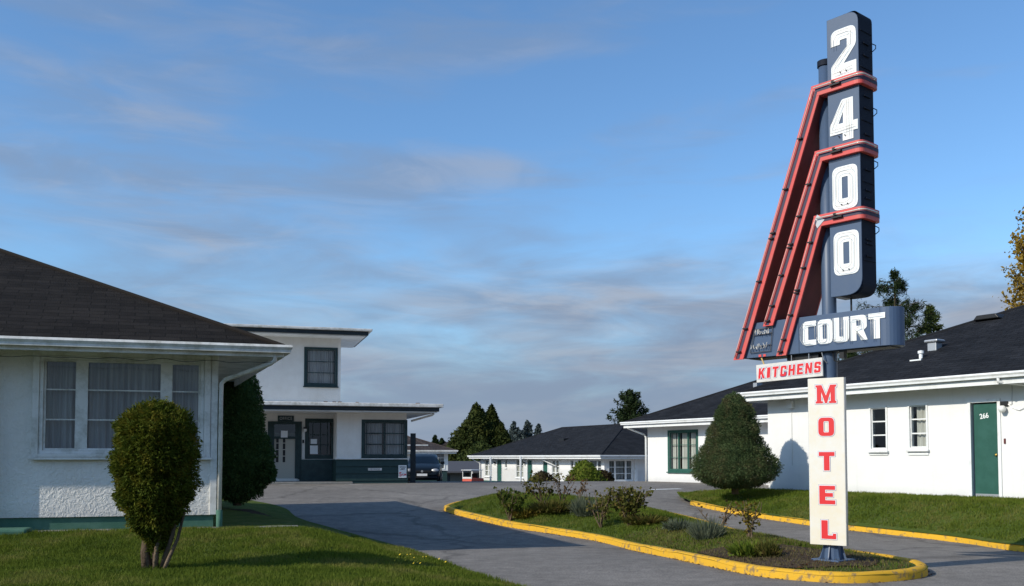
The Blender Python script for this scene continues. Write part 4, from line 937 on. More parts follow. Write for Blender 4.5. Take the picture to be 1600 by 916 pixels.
# ---------------------------------------------------------------- NEON SIGN
SP = Vector((3.94,11.85)); SA = R(-50)
def big_sign():
    zb = island_z(SP.x, SP.y)
    H = empty('roadside_sign', (SP.x, SP.y, 0), SA, 'tall blue and red neon 2400 COURT MOTEL pylon sign on the island', 'sign')
    p = MB(); p.lathe([(.088,zb-.1),(.088,3.0),(.085,6.30)], n=28); po = p.build('pole', 'blue', H, smooth=False)
    for q in po.data.polygons: q.use_smooth = len(q.vertices) == 4
    p = MB(); p.lathe([(.10,6.30),(.10,6.37)], n=28); p.build('pole_cap', 'blue_dark', po)
    p = MB(); p.box(-.19,.19,-.19,.19,zb-.02,zb+.025); fl = p.build('base_plate', 'blue', H, bevel=.006)
    g = MB()
    for k in range(8):
        a = k*math.pi/4+.2; c, s = math.cos(a), math.sin(a); t = .006
        P = [(.08,zb+.025),(.175,zb+.025),(.16,zb+.05),(.098,zb+.25),(.08,zb+.25)]
        vs = [(c*r_-s*t,s*r_+c*t,z) for r_, z in P]+[(c*r_+s*t,s*r_-c*t,z) for r_, z in P]; n = 5
        g.add(vs, [tuple(range(n)), tuple(range(2*n-1,n-1,-1))]+[(i,(i+1)%n,(i+1)%n+n,i+n) for i in range(n)])
    g.lathe([(.12,zb+.02),(.095,zb+.26)], n=20); g.build('gusset', 'blue', H)
    # number panel
    s0, s1, z0, z1, y0 = .125, .545, 3.35, 6.80, -.165
    prof = rounded([(s0,z0),(s1,z0,.26),(s1,z1,.15),(s0,z1)], 8)
    P = MB(); P.prism(prof, y0, -y0); pn = P.build('number_panel', 'blue', H, bevel=.006)
    # riveted edge casing on the right side, its shade deepened by a darker blue
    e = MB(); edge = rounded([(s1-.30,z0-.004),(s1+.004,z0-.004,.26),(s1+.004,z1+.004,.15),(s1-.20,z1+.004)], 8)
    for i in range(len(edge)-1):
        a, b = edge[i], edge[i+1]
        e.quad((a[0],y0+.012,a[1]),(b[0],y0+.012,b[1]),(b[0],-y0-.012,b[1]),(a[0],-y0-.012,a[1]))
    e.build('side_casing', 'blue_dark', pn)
    e = MB()
    for z in (6.4,6.25,5.75,5.6,5.28,4.85,4.6,4.5,4.0,3.95,3.8): 
        e.box(s1+.006,s1+.022,-.07,.06,z,z+.018)
    for z in (6.55,6.1,5.45,4.7,3.75): e.box(s1+.006,s1+.014,-.13,.13,z,z+.008)
    for z in (6.35,5.55,4.9,4.1): e.tube([(s1+.01,.14,z),(s1+.05,.15,z+.03),(s1+.05,.15,z+.07),(s1+.01,.14,z+.1)], .006, 5)
    e.build('access_hatch', 'blue_dark', pn)
    for z in (5.86,5.02,4.22): MB().box(s0+.004,s1-.006,y0-.0022,y0-.0008,z-.012,z-.008).build('panel_seam', 'blue_dark', pn)
    MB().box(.40,.43,-.02,.02,z1+.001,z1+.03).build('eye_bolt', 'metal', pn)
    def big(c, a, b, w, h, par, m='sign_white'):
        return flat_shape('numeral' if c in '240' else 'letter', glyph_outl(c, w, h), m, par, (a, y0-.004, b), ext=.003)
    def tube_of(pts, a, b, par, m='neon', r=.0045, y=-.045):
        t = MB(); t.tube([(a+x, y0+y, b+z) for x, z in pts], r, 6); return t.build('neon_tube', m, par, smooth=True)
    def inset(c, w, h, d):
        o = rounded([(d,d,.25*w),(w-d,d,.25*w),(w-d,h-d,.25*w),(d,h-d,.25*w)]); return o+[o[0]]
    W = .335
    nums = [('2',.185,6.03,.60),('4',.155,5.24,.51),('0',.175,4.40,.53),('0',.18,3.60,.53)]
    for c, a, b, h in nums:
        o = big(c, a, b, W if c != '4' else .37, h, pn)
        if c == '0':
            tube_of(inset(c, W, h, .035), a, b, pn, 'neon_thin', .0022); tube_of(inset(c, W, h, .075), a, b, pn, 'neon_thin', .0022)
        elif c == '2':
            for d in (0,.035): tube_of([(.03+d,h*.62),(.03+d,h*.84-d),(.07+d,h*.93-d),(.24,h*.93-d),(.29-d,h*.86),(.29-d,h*.6),(.04+d,h*.24),(.04+d,.05),(.30,.05+d)], a, b, pn, 'neon_thin', .0022)
        else:
            for d in (0,.03): tube_of([(.28-d,.03),(.28-d,h*.93),(.20,h*.93),(.03+d*1.5,h*.42),(.03+d,h*.22+d),(.35,h*.24+d)], a, b, pn, 'neon_thin', .0022)
        k = MB(); 
        for q in (.12,.20): k.box(a+q,a+q+.010,y0-.03,y0-.003,b+.055,b+.065)
        k.build('tube_clip', 'black', pn)
    # red bands wrapping the panel + descending fins
    def band(z, xl):
        B = MB(); t = .045; h = .145
        pl = [(xl,-.215),(s1-.02,-.215),(s1+.03,-.205),(s1+.055,-.17),(s1+.055,.17),(s1+.03,.205),(s1-.02,.215),(xl,.215)]
        n = len(pl); inn = [(x if i in (0,n-1) else x-.02*(x > s1), y*.9) for i, (x, y) in enumerate(pl)]
        B.prism(rounded([(xl,-.215),(s1+.055,-.215,.09),(s1+.055,.215,.09),(xl,.215)], 6), z-h, z, 'z')
        b = B.build('red_band', 'red', H, bevel=.005)
        q = rounded([(xl+.06,-.2175),(s1+.0575,-.2175,.09),(s1+.0575,.2175,.09),(xl+.06,.2175)], 6)
        Gm = MB(); m = len(q)
        Gm.add([(x,y,z-.095) for x,y in q]+[(x,y,z-.05) for x,y in q], [(i,i+1,i+1+m,i+m) for i in range(m-1)]); Gm.build('band_groove', 'groove', b)
        tb = rounded([(xl+.05,-.245),(s1+.085,-.245,.09),(s1+.085,.1,.05)], 6)
        T = MB(); T.tube([(x,y,z-.045-.0*x) for x,y in tb], .008, 6); T.build('neon_tube', 'neon', b, smooth=True)
        c = MB(); c.box(.20,.34,-.255,-.218,z-.09,z-.07); c.box(.23,.26,-.26,-.218,z-.06,z-.03); c.build('tube_clip', 'black', b)
        return b
    def fin(xt, zt, xb, zbm, w, zdeep, z2=None):
        # parallelogram flange from (xt,zt) to (xb,zbm)
        d = Vector((xb-xt, zbm-zt)).normalized()
        B = MB(); B.prism([(xt,zt),(xt+w,zt),(xb+w,zbm),(xb,zbm)], -.213, -.190); f = B.build('red_fin', 'red', H)
        # deep web behind the flange down to the board
        fr = (zt-zdeep)/(zt-zbm); xd = xt+(xb-xt)*fr
        B = MB(); B.prism([(xt+.004,zt),(xt+w-.004,zt-.002),(xd+w-.004,zdeep),(xd+.004,zdeep)], -.1895, .19); B.build('fin_web', 'red_shaded', f)
        g1, g2 = w*.36, w*.62
        B = MB(); B.quad((xt+g1,-.2155,zt-.05),(xt+g2,-.2155,zt-.05),(xb+g2,-.2155,zbm+.01),(xb+g1,-.2155,zbm+.01)); B.build('fin_groove', 'groove', f)
        T = MB(); n_ = 24
        T.tube([(xt+(xb-xt)*k/n_+w*.26, -.24, zt-.03+(zbm-zt+.06)*k/n_) for k in range(n_+1)], .009, 6); T.build('neon_tube', 'neon_pink', f, smooth=True)
        c = MB()
        for fr in (.18,.36,.52,.54,.70,.88,.97):
            x = xt+(xb-xt)*fr; z = zt+(zbm-zt)*fr; c.box(x+w*.2,x+w*.62,-.25,-.214,z-.008,z+.008)
        c.build('tube_clip', 'black', f)
        # far side flange
        B = MB(); B.prism([(xt,zt),(xt+w,zt),(xd+w,zdeep),(xd,zdeep)], .1905, .213); B.build('rear_flange', 'red', f)
    band(6.02,-.075); band(5.19,-.04); band(4.385,-.065)
    zc = 3.15
    fin(-.075,5.99,-1.30,2.69,.155,zc); fin(-.04,5.165,-.83,3.09,.150,zc); fin(-.065,4.36,-.635,2.69,.145,zc)
    MB().prism([(-.01,4.22),(.09,4.31),(-.01,4.39),(-.06,4.31)], -.2205, -.217).build('cover_plate', 'metal', H)
    # COURT board
    bz0, bz1, sr, ya = 2.70, 3.155, .79, .165
    arc = [(sr+ya*math.sin(t), -ya*math.cos(t)) for t in np.linspace(0, math.pi, 14)]
    def pl(x): return [(x,-ya)]+arc+[(x,ya)]
    lo, hi = pl(-1.17), pl(-1.0); n = len(lo)
    B = MB(); B.add([(x,y,bz0) for x,y in lo]+[(x,y,bz1) for x,y in hi], [tuple(range(n)), tuple(range(2*n-1,n-1,-1))]+[(i,(i+1)%n,(i+1)%n+n,i+n) for i in range(n)])
    bd = B.build('court_board', 'blue', H, bevel=.005)
    for a in (-.33,.76): MB().box(a,a+.004,-ya-.002,-ya-.0008,bz0+.006,bz1-.006).build('board_seam', 'blue_dark', bd)
    MB().box(-1.1,.85,-.13,.13,bz0-.012,bz0-.0005).build('board_underside', 'black', bd)
    x = -.285
    hts = .30
    for i, (c, w, dz) in enumerate((('C',.185,0),('O',.20,0),('U',.20,0),('R',.21,0),('T',.21,.0))):
        o = flat_shape('letter', glyph_outl(c, w, hts), 'sign_white', bd, (x+.02, -ya-.004, 2.79+dz), ext=.003)
        T = MB(); y = -ya-.05
        if c == 'C': q = [[(w,hts-d),(.06,hts-d),(d,hts-.08),(d,.08),(.06,d),(w*.9,d)] for d in (.02,.045)]
        elif c == 'O': q = [inset(c,w,hts,.018), inset(c,w,hts,.045)]
        elif c == 'U': q = [[(d,hts),(d,.06),(.06,d),(w-.06,d),(w-d,.06),(w-d,hts)] for d in (.018,.042)]
        elif c == 'R': q = [[(d,0),(d,hts-.05),(.06,hts-d),(w-.06,hts-d),(w-d,hts-.07),(w-d,hts*.55),(w*.5,hts*.48),(w-.02+d,0)] for d in (.018,.042)]
        else: q = [[(w*.42+d,0),(w*.42+d,hts-.05),(.02,hts-.04),(.02,hts-.01),(w,hts-.01)] for d in (0,.025)]
        for qq in q: T.tube([(x+px_-.012,y,2.79+dz+pz_-.008) for px_, pz_ in qq], .003, 6)
        T.build('neon_tube', 'neon', bd, smooth=True)
        x += w+.022
    # dark unlit lettering frame at the left of the board
    T = MB(); y = -ya-.02
    fr = [(-.98,3.06),(-.70,3.075),(-.74,2.77),(-1.05,2.765),(-.98,3.06)]
    T.tube([(a,y,b) for a, b in fr], .006, 6); T.tube([(-1.0,y,2.99),(-.72,y,3.0)], .005, 5); T.tube([(-1.03,y,2.84),(-.735,y,2.85)], .005, 5)
    T.build('tube_frame', 'neon_dark', bd)
    T = MB()
    for (xa, xb, za, zb_) in ((-.96,-.73,2.985,3.06),(-1.03,-.76,2.80,2.88)):
        k = 7
        for i in range(k):
            cx = xa+(xb-xa)*(i+.5)/k; ww = (xb-xa)/k*.38
            pts = [(cx+random.uniform(-1,1)*ww, -ya-.035-random.uniform(0,.02), random.uniform(za,zb_)) for _ in range(6)]
            T.tube(pts, .0042, 5)
    T.build('broken_neon', 'neon', bd)
    for a in (-.86,-.93): MB().box(a,a+.04,-ya-.006,-ya-.001,bz0+.004,bz0+.035).build('red_mark', 'red', bd)
    MB().tube([(.30,0,3.34),(.30,0,3.155)], .012, 8).build('tie_rod', 'black', H)
    u = MB(); u.box(-.55,-.1,-.1,.12,2.63,2.688); u.box(.2,.26,-.12,-.05,2.60,2.69); u.tube([(.1,-.1,2.69),(.12,-.1,2.58),(.18,-.1,2.56)], .008, 5); u.build('junction_box', 'black', H)
    # MOTEL panel, turned a little on the pole
    M = MB(); M.box(-.222,.222,-.165,-.105,.335,2.37); mo = M.build('motel_board', 'cream', H, bevel=.004); mo.rotation_euler = (0,0,R(12))
    M = MB(); M.box(-.224,.224,-.1045,-.095,.333,2.372); M.box(-.2255,-.2225,-.160,-.105,.335,2.37); M.box(.2225,.2255,-.160,-.105,.335,2.37); M.build('board_rim', 'metal', mo)
    M = MB(); M.box(-.12,.12,-.094,-.02,.5,.56); M.box(-.12,.12,-.094,-.02,2.1,2.16); M.build('bracket', 'blue_dark', mo)
    h = .225; lw = .2
    zs = [2.06,1.66,1.24,.83,.41]
    for c, z in zip('MOTEL', zs):
        w = .25 if c == 'M' else (.18 if c in 'L' else .195); a = -w/2+(.0 if c != 'L' else .012)
        for nm, off, m_, yy in (('letter_outline',.011,'letter_line',-.1665),('letter_border',.0075,'sign_white',-.1685),('letter',0,'letter_red',-.1705)):
            flat_shape(nm, glyph_outl(c, w, h), m_, mo, (a, yy, z), offset=off, ext=.0008)
    return H
big_sign()
def kitchens():
    c = Vector((SP.x, SP.y)); H = empty('hanging_sign', (SP.x, SP.y, 0), SA, 'small white KITCHENS board in red letters hanging under the blue COURT board', 'sign')
    B = MB().box(-.485,.485,-.012,.012,-.115,.115).build('board', 'kitchen_board', H, bevel=.003)
    B.location = (-.49,-.15,2.50); B.rotation_euler = (0,R(-1.5),0)
    x = -.455; h = .135
    for ch, w in zip('KITCHENS', (.098,.05,.092,.088,.092,.088,.096,.09)):
        for nm, off, m_, yy in (('letter_outline',.009,'letter_line',-.0135),('letter_border',.006,'sign_white',-.0152),('letter',0,'letter_red',-.0170)):
            flat_shape(nm, glyph_outl({'C':'c'}.get(ch, ch), w, h, .12), m_, B, (x, yy, -h/2), offset=off, ext=.0006)
        x += w+.031
    t = MB(); t.tube([(-.90,-.15,2.69),(-.85,-.15,2.58)], .010, 6); t.build('strap', mat('strap_yellow', (.6,.42,.16), .7), H)
    for hp in ([(-.45,-.15,2.69),(-.45,-.15,2.60)], [(-.2,-.15,2.69),(-.2,-.15,2.61)], [(-.02,-.15,2.69),(-.0,-.14,2.60),(.02,-.1,2.56)]): MB().tube(hp, .006, 6).build('hook', 'metal', H)
kitchens()

# ---------------------------------------------------------------- PLANTS
def leaf_cloud(name, P, Nn, size, m, parent, asp=.5, outward=.6, fold=True):
    """diamond leaf faces at points P (n,3), roughly facing Nn"""
    n = len(P); r = rng.normal(size=(n,3)); r /= np.linalg.norm(r,axis=1,keepdims=True)
    d = Nn*outward + r*(1-outward*.4); d /= np.linalg.norm(d,axis=1,keepdims=True)      # leaf axis
    q = np.cross(d, rng.normal(size=(n,3))); q /= np.linalg.norm(q,axis=1,keepdims=True)
    s = (size*rng.uniform(.5,1.3,n))[:,None]
    V = np.stack([P-d*s*.5, P+q*s*asp*.5, P+d*s*.6, P-q*s*asp*.5], 1)
    return tri_mesh(name, V, m, parent)
def fbm(P, s, seed=0):
    k = P*s+seed; return (np.sin(k[:,0]*1.7+np.sin(k[:,1]*2.3)*1.2)+np.sin(k[:,1]*2.1+np.sin(k[:,2]*1.9)*1.3)+np.sin(k[:,2]*2.6+np.sin(k[:,0]*2.2)*1.1))/3
def lathe_points(prof, n, seed, rough=.08, fr=4, shell=.16, wob=0):
    zs = [p[0] for p in prof]; rs = [p[1] for p in prof]
    z = rng.uniform(zs[0], zs[-1], n*3); r = np.interp(z, zs, rs)
    k = rng.uniform(0, max(rs), n*3) < r+.05*max(rs); z, r = z[k][:n], r[k][:n]; n = len(z)
    a = rng.uniform(0, 2*np.pi, n); D = np.stack([np.cos(a), np.sin(a), np.zeros(n)],1)
    base = np.stack([np.cos(a)*r, np.sin(a)*r, z],1)
    lump = fbm(base, fr, seed)*rough + fbm(base, fr*2.7, seed+4)*rough*.6 + fbm(base, fr*7, seed+9)*rough*.45
    rr = (r+lump*(.4+r))*(1-rng.random(n)**1.7*shell)
    P = np.stack([np.cos(a)*rr, np.sin(a)*rr, z+rng.normal(0,.02,n)],1)
    sl = np.gradient(np.interp(np.linspace(zs[0],zs[-1],60), zs, rs), (zs[-1]-zs[0])/59); s = np.interp(z, np.linspace(zs[0],zs[-1],60), sl)
    Nn = D.copy(); Nn[:,2] = -np.clip(s,-1.5,1.5); Nn /= np.linalg.norm(Nn,axis=1,keepdims=True)
    return P, Nn, lump
def dense_plant(name, loc, label, cat, prof, n, leaf, m, seed=1, stems=(), rough=.08, fr=4, asp=.5, shell=.2, outward=.7, core=.80, gap=.0, group=None):
    H = empty(name, loc, random.random()*0, label, cat, group)
    P, Nn, lump = lathe_points(prof, n, seed, rough, fr, shell)
    if gap:
        k = lump > -rough*gap; P, Nn = P[k], Nn[k]
    leaf_cloud('foliage', P, Nn, leaf, m, H, asp, outward)
    c = MB(); c.lathe([(max(.01, r*core), z) for z, r in prof], n=14); c.build('inner_branches', m, H, smooth=True)
    t = MB()
    for st in stems: t.tube(*st, 7)
    if stems: t.build('trunk', 'bark', H, smooth=True)
    return H
# near shrub with bare stems (crown z from .52 to 1.62 above its foot)
q = (-3.84, 10.35); zs_ = llawn_z(*q)
prof = [(.22,.07),(.38,.14),(.52,.24),(.70,.33),(.92,.385),(1.15,.41),(1.38,.405),(1.56,.36),(1.69,.28),(1.77,.18),(1.82,.05)]
stems = [([(-.06,0,0),(-.09,.0,.2),(-.08,.02,.4),(-.06,.03,.8)], [.062,.05,.045,.03]), ([(.0,.03,0),(.02,0,.2),(.0,-.02,.45),(.02,0,.9)], [.045,.035,.03,.02]),
         ([(.08,.02,0),(.12,.03,.18),(.2,.0,.38),(.24,.02,.7)], [.035,.028,.024,.018]), ([(.12,-.02,.0),(.17,-.04,.12),(.26,-.02,.34),(.32,.02,.65)], [.026,.022,.018,.014]),
         ([(.03,-.04,0),(.05,-.06,.25),(.10,-.04,.5)], [.028,.022,.016])]
dense_plant('cedar_shrub', (*q, zs_-.02), 'round-topped clipped cedar shrub on bare stems in the left lawn', 'shrub', prof, 42000, .046, 'cedar', 3, stems, .10, 6, .34, .34, .8, .66)
# wispy lower sprigs
q2 = (-10.9, 27.0)
# dark conifer behind cottage corner
q = (-5.70, 20.0)
prof = [(.06,.10),(.2,.45),(.5,.66),(.9,.76),(1.3,.66),(1.9,.52),(2.4,.42),(2.8,.28),(3.05,.03)]
cc_ = dense_plant('clipped_conifer', (*q, .40), 'dark tall conical conifer behind the near left cottage', 'conifer', prof, 24000, .065, 'dark_conifer', 5, [([(0,0,0),(0,0,.5)], [.09,.07])], .09, 2.2, .4, .25, .6, .8)
Pb, Nb, _ = lathe_points([(.45,.05),(.52,.2),(.70,.27),(.88,.2),(.97,.04)], 4000, 8, .06, 4); leaf_cloud('side_tuft', Pb+np.array([.55,-.05,0]), Nb, .06, 'dark_conifer', cc_, .5, .6)
# spruce on the right lawn
q = (5.50, 23.75); zq = max(.54, rlawn_z(*q))
prof = [(.10,.34),(.16,.58),(.29,.88),(.50,1.05),(.66,1.08),(.80,1.0),(.93,.86),(1.33,.67),(1.73,.54),(2.05,.42),(2.29,.28),(2.40,.16),(2.46,.03)]
dense_plant('spruce_tree', (*q, zq), 'broad cone-shaped dwarf spruce on the lawn in front of the white wing', 'spruce', prof, 64000, .052, 'spruce', 11, [([(0,0,-.05),(0,0,.5)], [.09,.07]), ([(0,0,.05),(.25,.05,.12),(.5,.1,.3)], [.03,.02,.012])], .085, 4.2, .3, .28, .85, .76)

# rose bushes and perennials on the island
def rose(x, y, h, w, nst, nleaf, m, label, leaf=.035, top=.35, cat='rose bush', name='rose_bush', group='rose bushes on the island'):
    z = island_z(x, y); H = empty(name, (x,y,z), 0, label, cat, group); t = MB(); P = []
    for i in range(nst):
        a = random.random()*6.28; r = w*random.uniform(.4,1); hh = h*random.uniform(.75,1.05)
        pts = [(random.uniform(-.03,.03),random.uniform(-.03,.03),-.02)]
        for k in (1,2,3,4):
            f = k/4; pts.append((math.cos(a)*r*f**1.1+random.uniform(-.03,.03), math.sin(a)*r*f**1.1+random.uniform(-.03,.03), hh*f))
        t.tube(pts, [.013,.011,.009,.007,.004], 5)
        for b in range(3):
            f = random.uniform(.45,.95); k = min(3, int(f*4)); p0 = Vector(pts[k]); d = Vector((random.uniform(-1,1),random.uniform(-1,1),random.uniform(.2,.9))).normalized()*h*.22
            t.tube([p0, p0+d*.5, p0+d], [.006,.005,.003], 4)
            for _ in range(int(nleaf/nst/4)): P.append(p0+d*random.uniform(.2,1.15)+Vector([random.gauss(0,.04) for _ in range(3)]))
        for _ in range(int(nleaf/nst/4)):
            f = random.uniform(top,1.02)*4; k = min(3,int(f)); p0 = Vector(pts[k]).lerp(Vector(pts[k+1]), min(1,f-k)); P.append(p0+Vector([random.gauss(0,.045) for _ in range(3)]))
    t.build('stems', 'stem_red', H)
    P = np.array([tuple(p) for p in P]); Nn = np.tile(np.array([[0,0,1.0]]), (len(P),1))
    leaf_cloud('leaves', P, Nn, leaf*1.3, m, H, .75, .15)
    return H
MT['stem_red'] = mat('stem', (.13,.09,.055), .85); noisy(MT['stem_red'], [(.3,(.07,.045,.03)),(.7,(.22,.16,.10))], 12, 4)
def ipt(px, py): return gp(px, py, .2)
rose(*ipt(797,806), .66, .36, 9, 520, 'rose_green', 'small round rose bush with green top at the far left tip of the island', .06)
rose(*ipt(850,800), .72, .50, 7, 260, 'rose', 'dark spindly rose bush second from the far tip of the island', .06)
rose(*ipt(878,792), .62, .35, 4, 120, 'rose_red', 'thin sparse reddish rose stems just right of the spindly rose bush', .05)
rose(*ipt(903,795), .55, .3, 3, 60, 'rose_red', 'shortest bare reddish rose twigs near the island middle', .05)
rose(*ipt(938,822), .70, .40, 9, 260, 'rose', 'pale-stemmed leggy rose bush beside the big leafy one', .05, .45)
rose(*ipt(983,824), .72, .46, 14, 1100, 'rose', 'largest leafy rose bush at the middle of the island', .055, .2)
rose(*ipt(1172,848), .55, .26, 7, 240, 'rose_yellow', 'yellowing rose bush left of the MOTEL board', .04, .3)
rose(*ipt(1122,842), .52, .40, 5, 40, 'rose_red', 'nearly bare rose stems with red leaf tips behind the grey-green tuft', .04, .8)
def tuft(x, y, h, w, n, m, label, cat='perennial', name='perennial_tuft', wid=.012):
    z = island_z(x, y); H = empty(name, (x,y,z), 0, label, cat)
    a = rng.uniform(0,2*np.pi,n); r = w*np.sqrt(rng.random(n)); bx, by = np.cos(a)*r*.6, np.sin(a)*r*.6
    hh = h*rng.uniform(.5,1.1,n)*(1.1-.5*(r/w)**2); tx, ty = np.cos(a)*r*1.25+rng.normal(0,.03,n), np.sin(a)*r*1.25+rng.normal(0,.03,n)
    p = rng.uniform(0,2*np.pi,n); V = np.stack([np.stack([bx-np.cos(p)*wid*.4,by-np.sin(p)*wid*.4,-.02+0*a],1), np.stack([bx+np.cos(p)*wid*.4,by+np.sin(p)*wid*.4,-.02+0*a],1),
        np.stack([(bx+2*tx)/3+np.cos(p)*wid*.6,(by+2*ty)/3+np.sin(p)*wid*.6,hh*.66],1), np.stack([tx,ty,hh],1), np.stack([(bx+2*tx)/3-np.cos(p)*wid*.6,(by+2*ty)/3-np.sin(p)*wid*.6,hh*.66],1)],1)
    tri_mesh('leaves', V, m, H)
    n2 = n//2; a = rng.uniform(0,2*np.pi,n2); rr = w*1.05*np.sqrt(rng.random(n2)); P = np.stack([np.cos(a)*rr,np.sin(a)*rr,h*.55*rng.random(n2)*(1.1-(rr/w)**2*.6)],1)
    leaf_cloud('low_leaves', P, np.tile([[0,0,1.0]],(n2,1)), wid*3.2, m, H, .5, .3)
tuft(*ipt(1104,846), .36, .28, 420, 'lavender', 'spiky grey-green lavender tuft in the bed left of the MOTEL board', wid=.008)
tuft(*ipt(1060,836), .20, .26, 420, 'lavender', 'low grey-green mound left of the spiky lavender tuft')
tuft(*ipt(915,812), .42, .30, 460, 'lavender', 'pale grey-green clump left of the pale-stemmed rose bush')
tuft(*ipt(866,806), .26, .50, 700, 'rose', 'low dark ground-hugging clump under the spindly rose bush', wid=.02)
tuft(*ipt(1010,826), .18, .40, 500, 'rose', 'low dark green clump right of the largest rose bush', wid=.02)
tuft(*ipt(820,806), .22, .28, 260, 'rose_yellow', 'small yellowish clump right of the far tip rose bush', wid=.02)
tuft(*ipt(1170,860), .20, .26, 380, 'bush_green', 'fresh green weeds at the foot of the yellowing rose bush', wid=.02)
tuft(*ipt(1200,862), .22, .16, 300, 'rose', 'dark little weed clump nearest the MOTEL board', wid=.018)

# bushes against the far block
def fbush(px, Y, r, h, zb_, m, label, n=2500, leaf=.12, seed=1):
    x = (px-800)/F*Y
    dense_plant('garden_bush', (x,Y,zb_), label, 'bush', [(.02,r*.7),(h*.3,r),(h*.6,r*.85),(h*.85,r*.5),(h,.03)], n, leaf, m, seed, [([(0,0,-.1),(0,0,h*.5)], [.05,.03])], .14, 1.8, .6, .3, .5, .8, group='bushes by the far motel block')
fbush(914, 50, 1.02, 1.5, G(0,50)-.05, 'bush_green', 'bright green rounded bush by the far block bay window', seed=2)
fbush(942, 52, .6, 1.1, G(0,52)-.05, 'bush_brown', 'brownish low bush just right of the bright green bush', seed=4)
fbush(846, 55, .85, 1.25, G(0,55)-.05, 'bush_brown', 'dark brown rounded bush in front of the far block doors', seed=3)
fbush(745, 64, .5, .8, G(0,64)-.05, 'bush_green', 'little green bush at the left end of the far block', 900, seed=6)

# trees
def conifer(px, py_top, Y, rad, label, m='fir', zb_=-1.2, n_wh=16, dens=1.0, leaf=.3, droop=.25, shape=.85, nm='fir_tree', group='trees beyond the roofs', broken=0.2, leafasp=.45, zlow=.12, tight=1.0, nb=(6,8)):
    x = (px-800)/F*Y; ztop = EYE+(715-py_top)/F*Y*1.0; h = ztop-zb_
    H = empty(nm, (x,Y,zb_), 0, label, 'tree', group)
    t = MB(); t.tube([(0,0,0),(.05,0,h*.5),(0,0,h)], [h*.022,h*.014,.02], 7)
    P = []; D = []; n_wh = int(n_wh*1.7)
    for i in range(n_wh):
        f = (i+random.uniform(-.3,.3))/(n_wh-1); f = max(0,min(1,f)); z = h*(zlow+(1-zlow)*f); L0 = rad*(1-f)**shape+.05*rad
        for b in range(random.randint(*nb)):
            if random.random() < broken*.6: continue
            a = random.random()*6.28; L = L0*random.uniform(.65,1.15)
            dz = -droop*L+.12*L
            p0 = Vector((0,0,z)); p1 = Vector((math.cos(a)*L*.55,math.sin(a)*L*.55,z+dz*.6)); p2 = Vector((math.cos(a)*L,math.sin(a)*L,z+dz+.12*L))
            t.tube([p0,p1,p2], [.035*L/rad+.01,.02,.008], 4, False)
            k = int(26*dens*(.4+L/rad))
            for _ in range(k):
                s = random.random()**.7; c = p0.lerp(p1, min(1,s/.55)) if s < .55 else p1.lerp(p2,(s-.55)/.45)
                w = tight*((.05+.12*(1-s))*L0+.02*rad); o = Vector((random.gauss(0,w),random.gauss(0,w),random.gauss(-.05*rad,.7*w+.03*rad)))
                P.append(tuple(c+o)); D.append((math.cos(a),math.sin(a),-.1))
    t.build('trunk', 'bark', H)
    leaf_cloud('crown', np.array(P), np.array(D), leaf, m, H, leafasp, .55)
    return H
conifer(1402, 424, 46, 3.2, 'large ragged dark fir rising behind the right roof next to the COURT board', 'fir', .0, 10, 11, .24, .12, .55, broken=.5, leafasp=.14, zlow=.35, tight=.36, nb=(5,6))
conifer(1457, 478, 52, 2.2, 'smaller light green fir behind the right roof, right of the ragged dark fir', 'fir_light', .0, 13, 4, .26, .05, .8, leafasp=.25, zlow=.3, tight=.6, broken=.35)
conifer(1330, 548, 50, 2.4, 'low dark fir mostly hidden behind the blue COURT board', 'fir', .0, 12, 2, .3, .1, .7, leafasp=.35, zlow=.3)
conifer(985, 612, 92, 2.6, 'broad multi-tipped conifer standing behind the far motel block ridge', 'fir', -1.2, 15, 4.0, .34, -.35, .55, leafasp=.3, zlow=.25, tight=.65, broken=.4)
def densetree(px, py_top, Y, rad, label, m='olive_leaf', seed=1, zb_=-1.2, n=9000, leaf=.38):
    x = (px-800)/F*Y; h = EYE+(715-py_top)/F*Y-zb_
    return dense_plant('dense_conifer', (x,Y,zb_), label, 'tree', [(h*.05,rad*.5),(h*.15,rad*.95),(h*.35,rad),(h*.55,rad*.85),(h*.75,rad*.55),(h*.9,rad*.25),(h,.02)], n, leaf, m, seed, [([(0,0,0),(0,0,h*.6)], [.3,.15])], .22, .9, .5, .35, .5, .72, .9, 'trees beyond the roofs')
densetree(744, 630, 105, 2.7, 'tall dense dark conifer, left one of the close pair behind the garage', 'olive_leaf', 3)
densetree(768, 632, 108, 2.0, 'slimmer dense dark conifer, right one of the close pair behind the garage', 'olive_leaf', 5)
densetree(727, 668, 100, 1.6, 'lower bushy green tree at the left foot of the dense pair', 'olive_leaf', 7)
densetree(783, 662, 104, 1.5, 'lower bushy tree at the right foot of the dense pair', 'olive_leaf', 8)
densetree(752, 690, 96, 3.0, 'broad yellowish green shrubbery below the dense pair', 'fir_light', 9, n=6000)
densetree(712, 680, 120, 1.6, 'small pale green tree above the garage roof', 'fir_light', 13, n=3500)
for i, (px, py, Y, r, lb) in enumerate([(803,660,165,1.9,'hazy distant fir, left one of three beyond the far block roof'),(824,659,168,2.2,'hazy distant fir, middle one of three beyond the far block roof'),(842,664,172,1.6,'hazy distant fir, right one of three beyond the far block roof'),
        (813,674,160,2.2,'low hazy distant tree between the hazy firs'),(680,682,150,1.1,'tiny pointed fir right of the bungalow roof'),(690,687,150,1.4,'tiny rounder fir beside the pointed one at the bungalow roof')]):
    conifer(px, py, Y, r, lb, 'hazy_fir' if i < 4 else 'fir', -1.2, 10, 1.6, .5, .1, .6, zlow=.3, leafasp=.5)
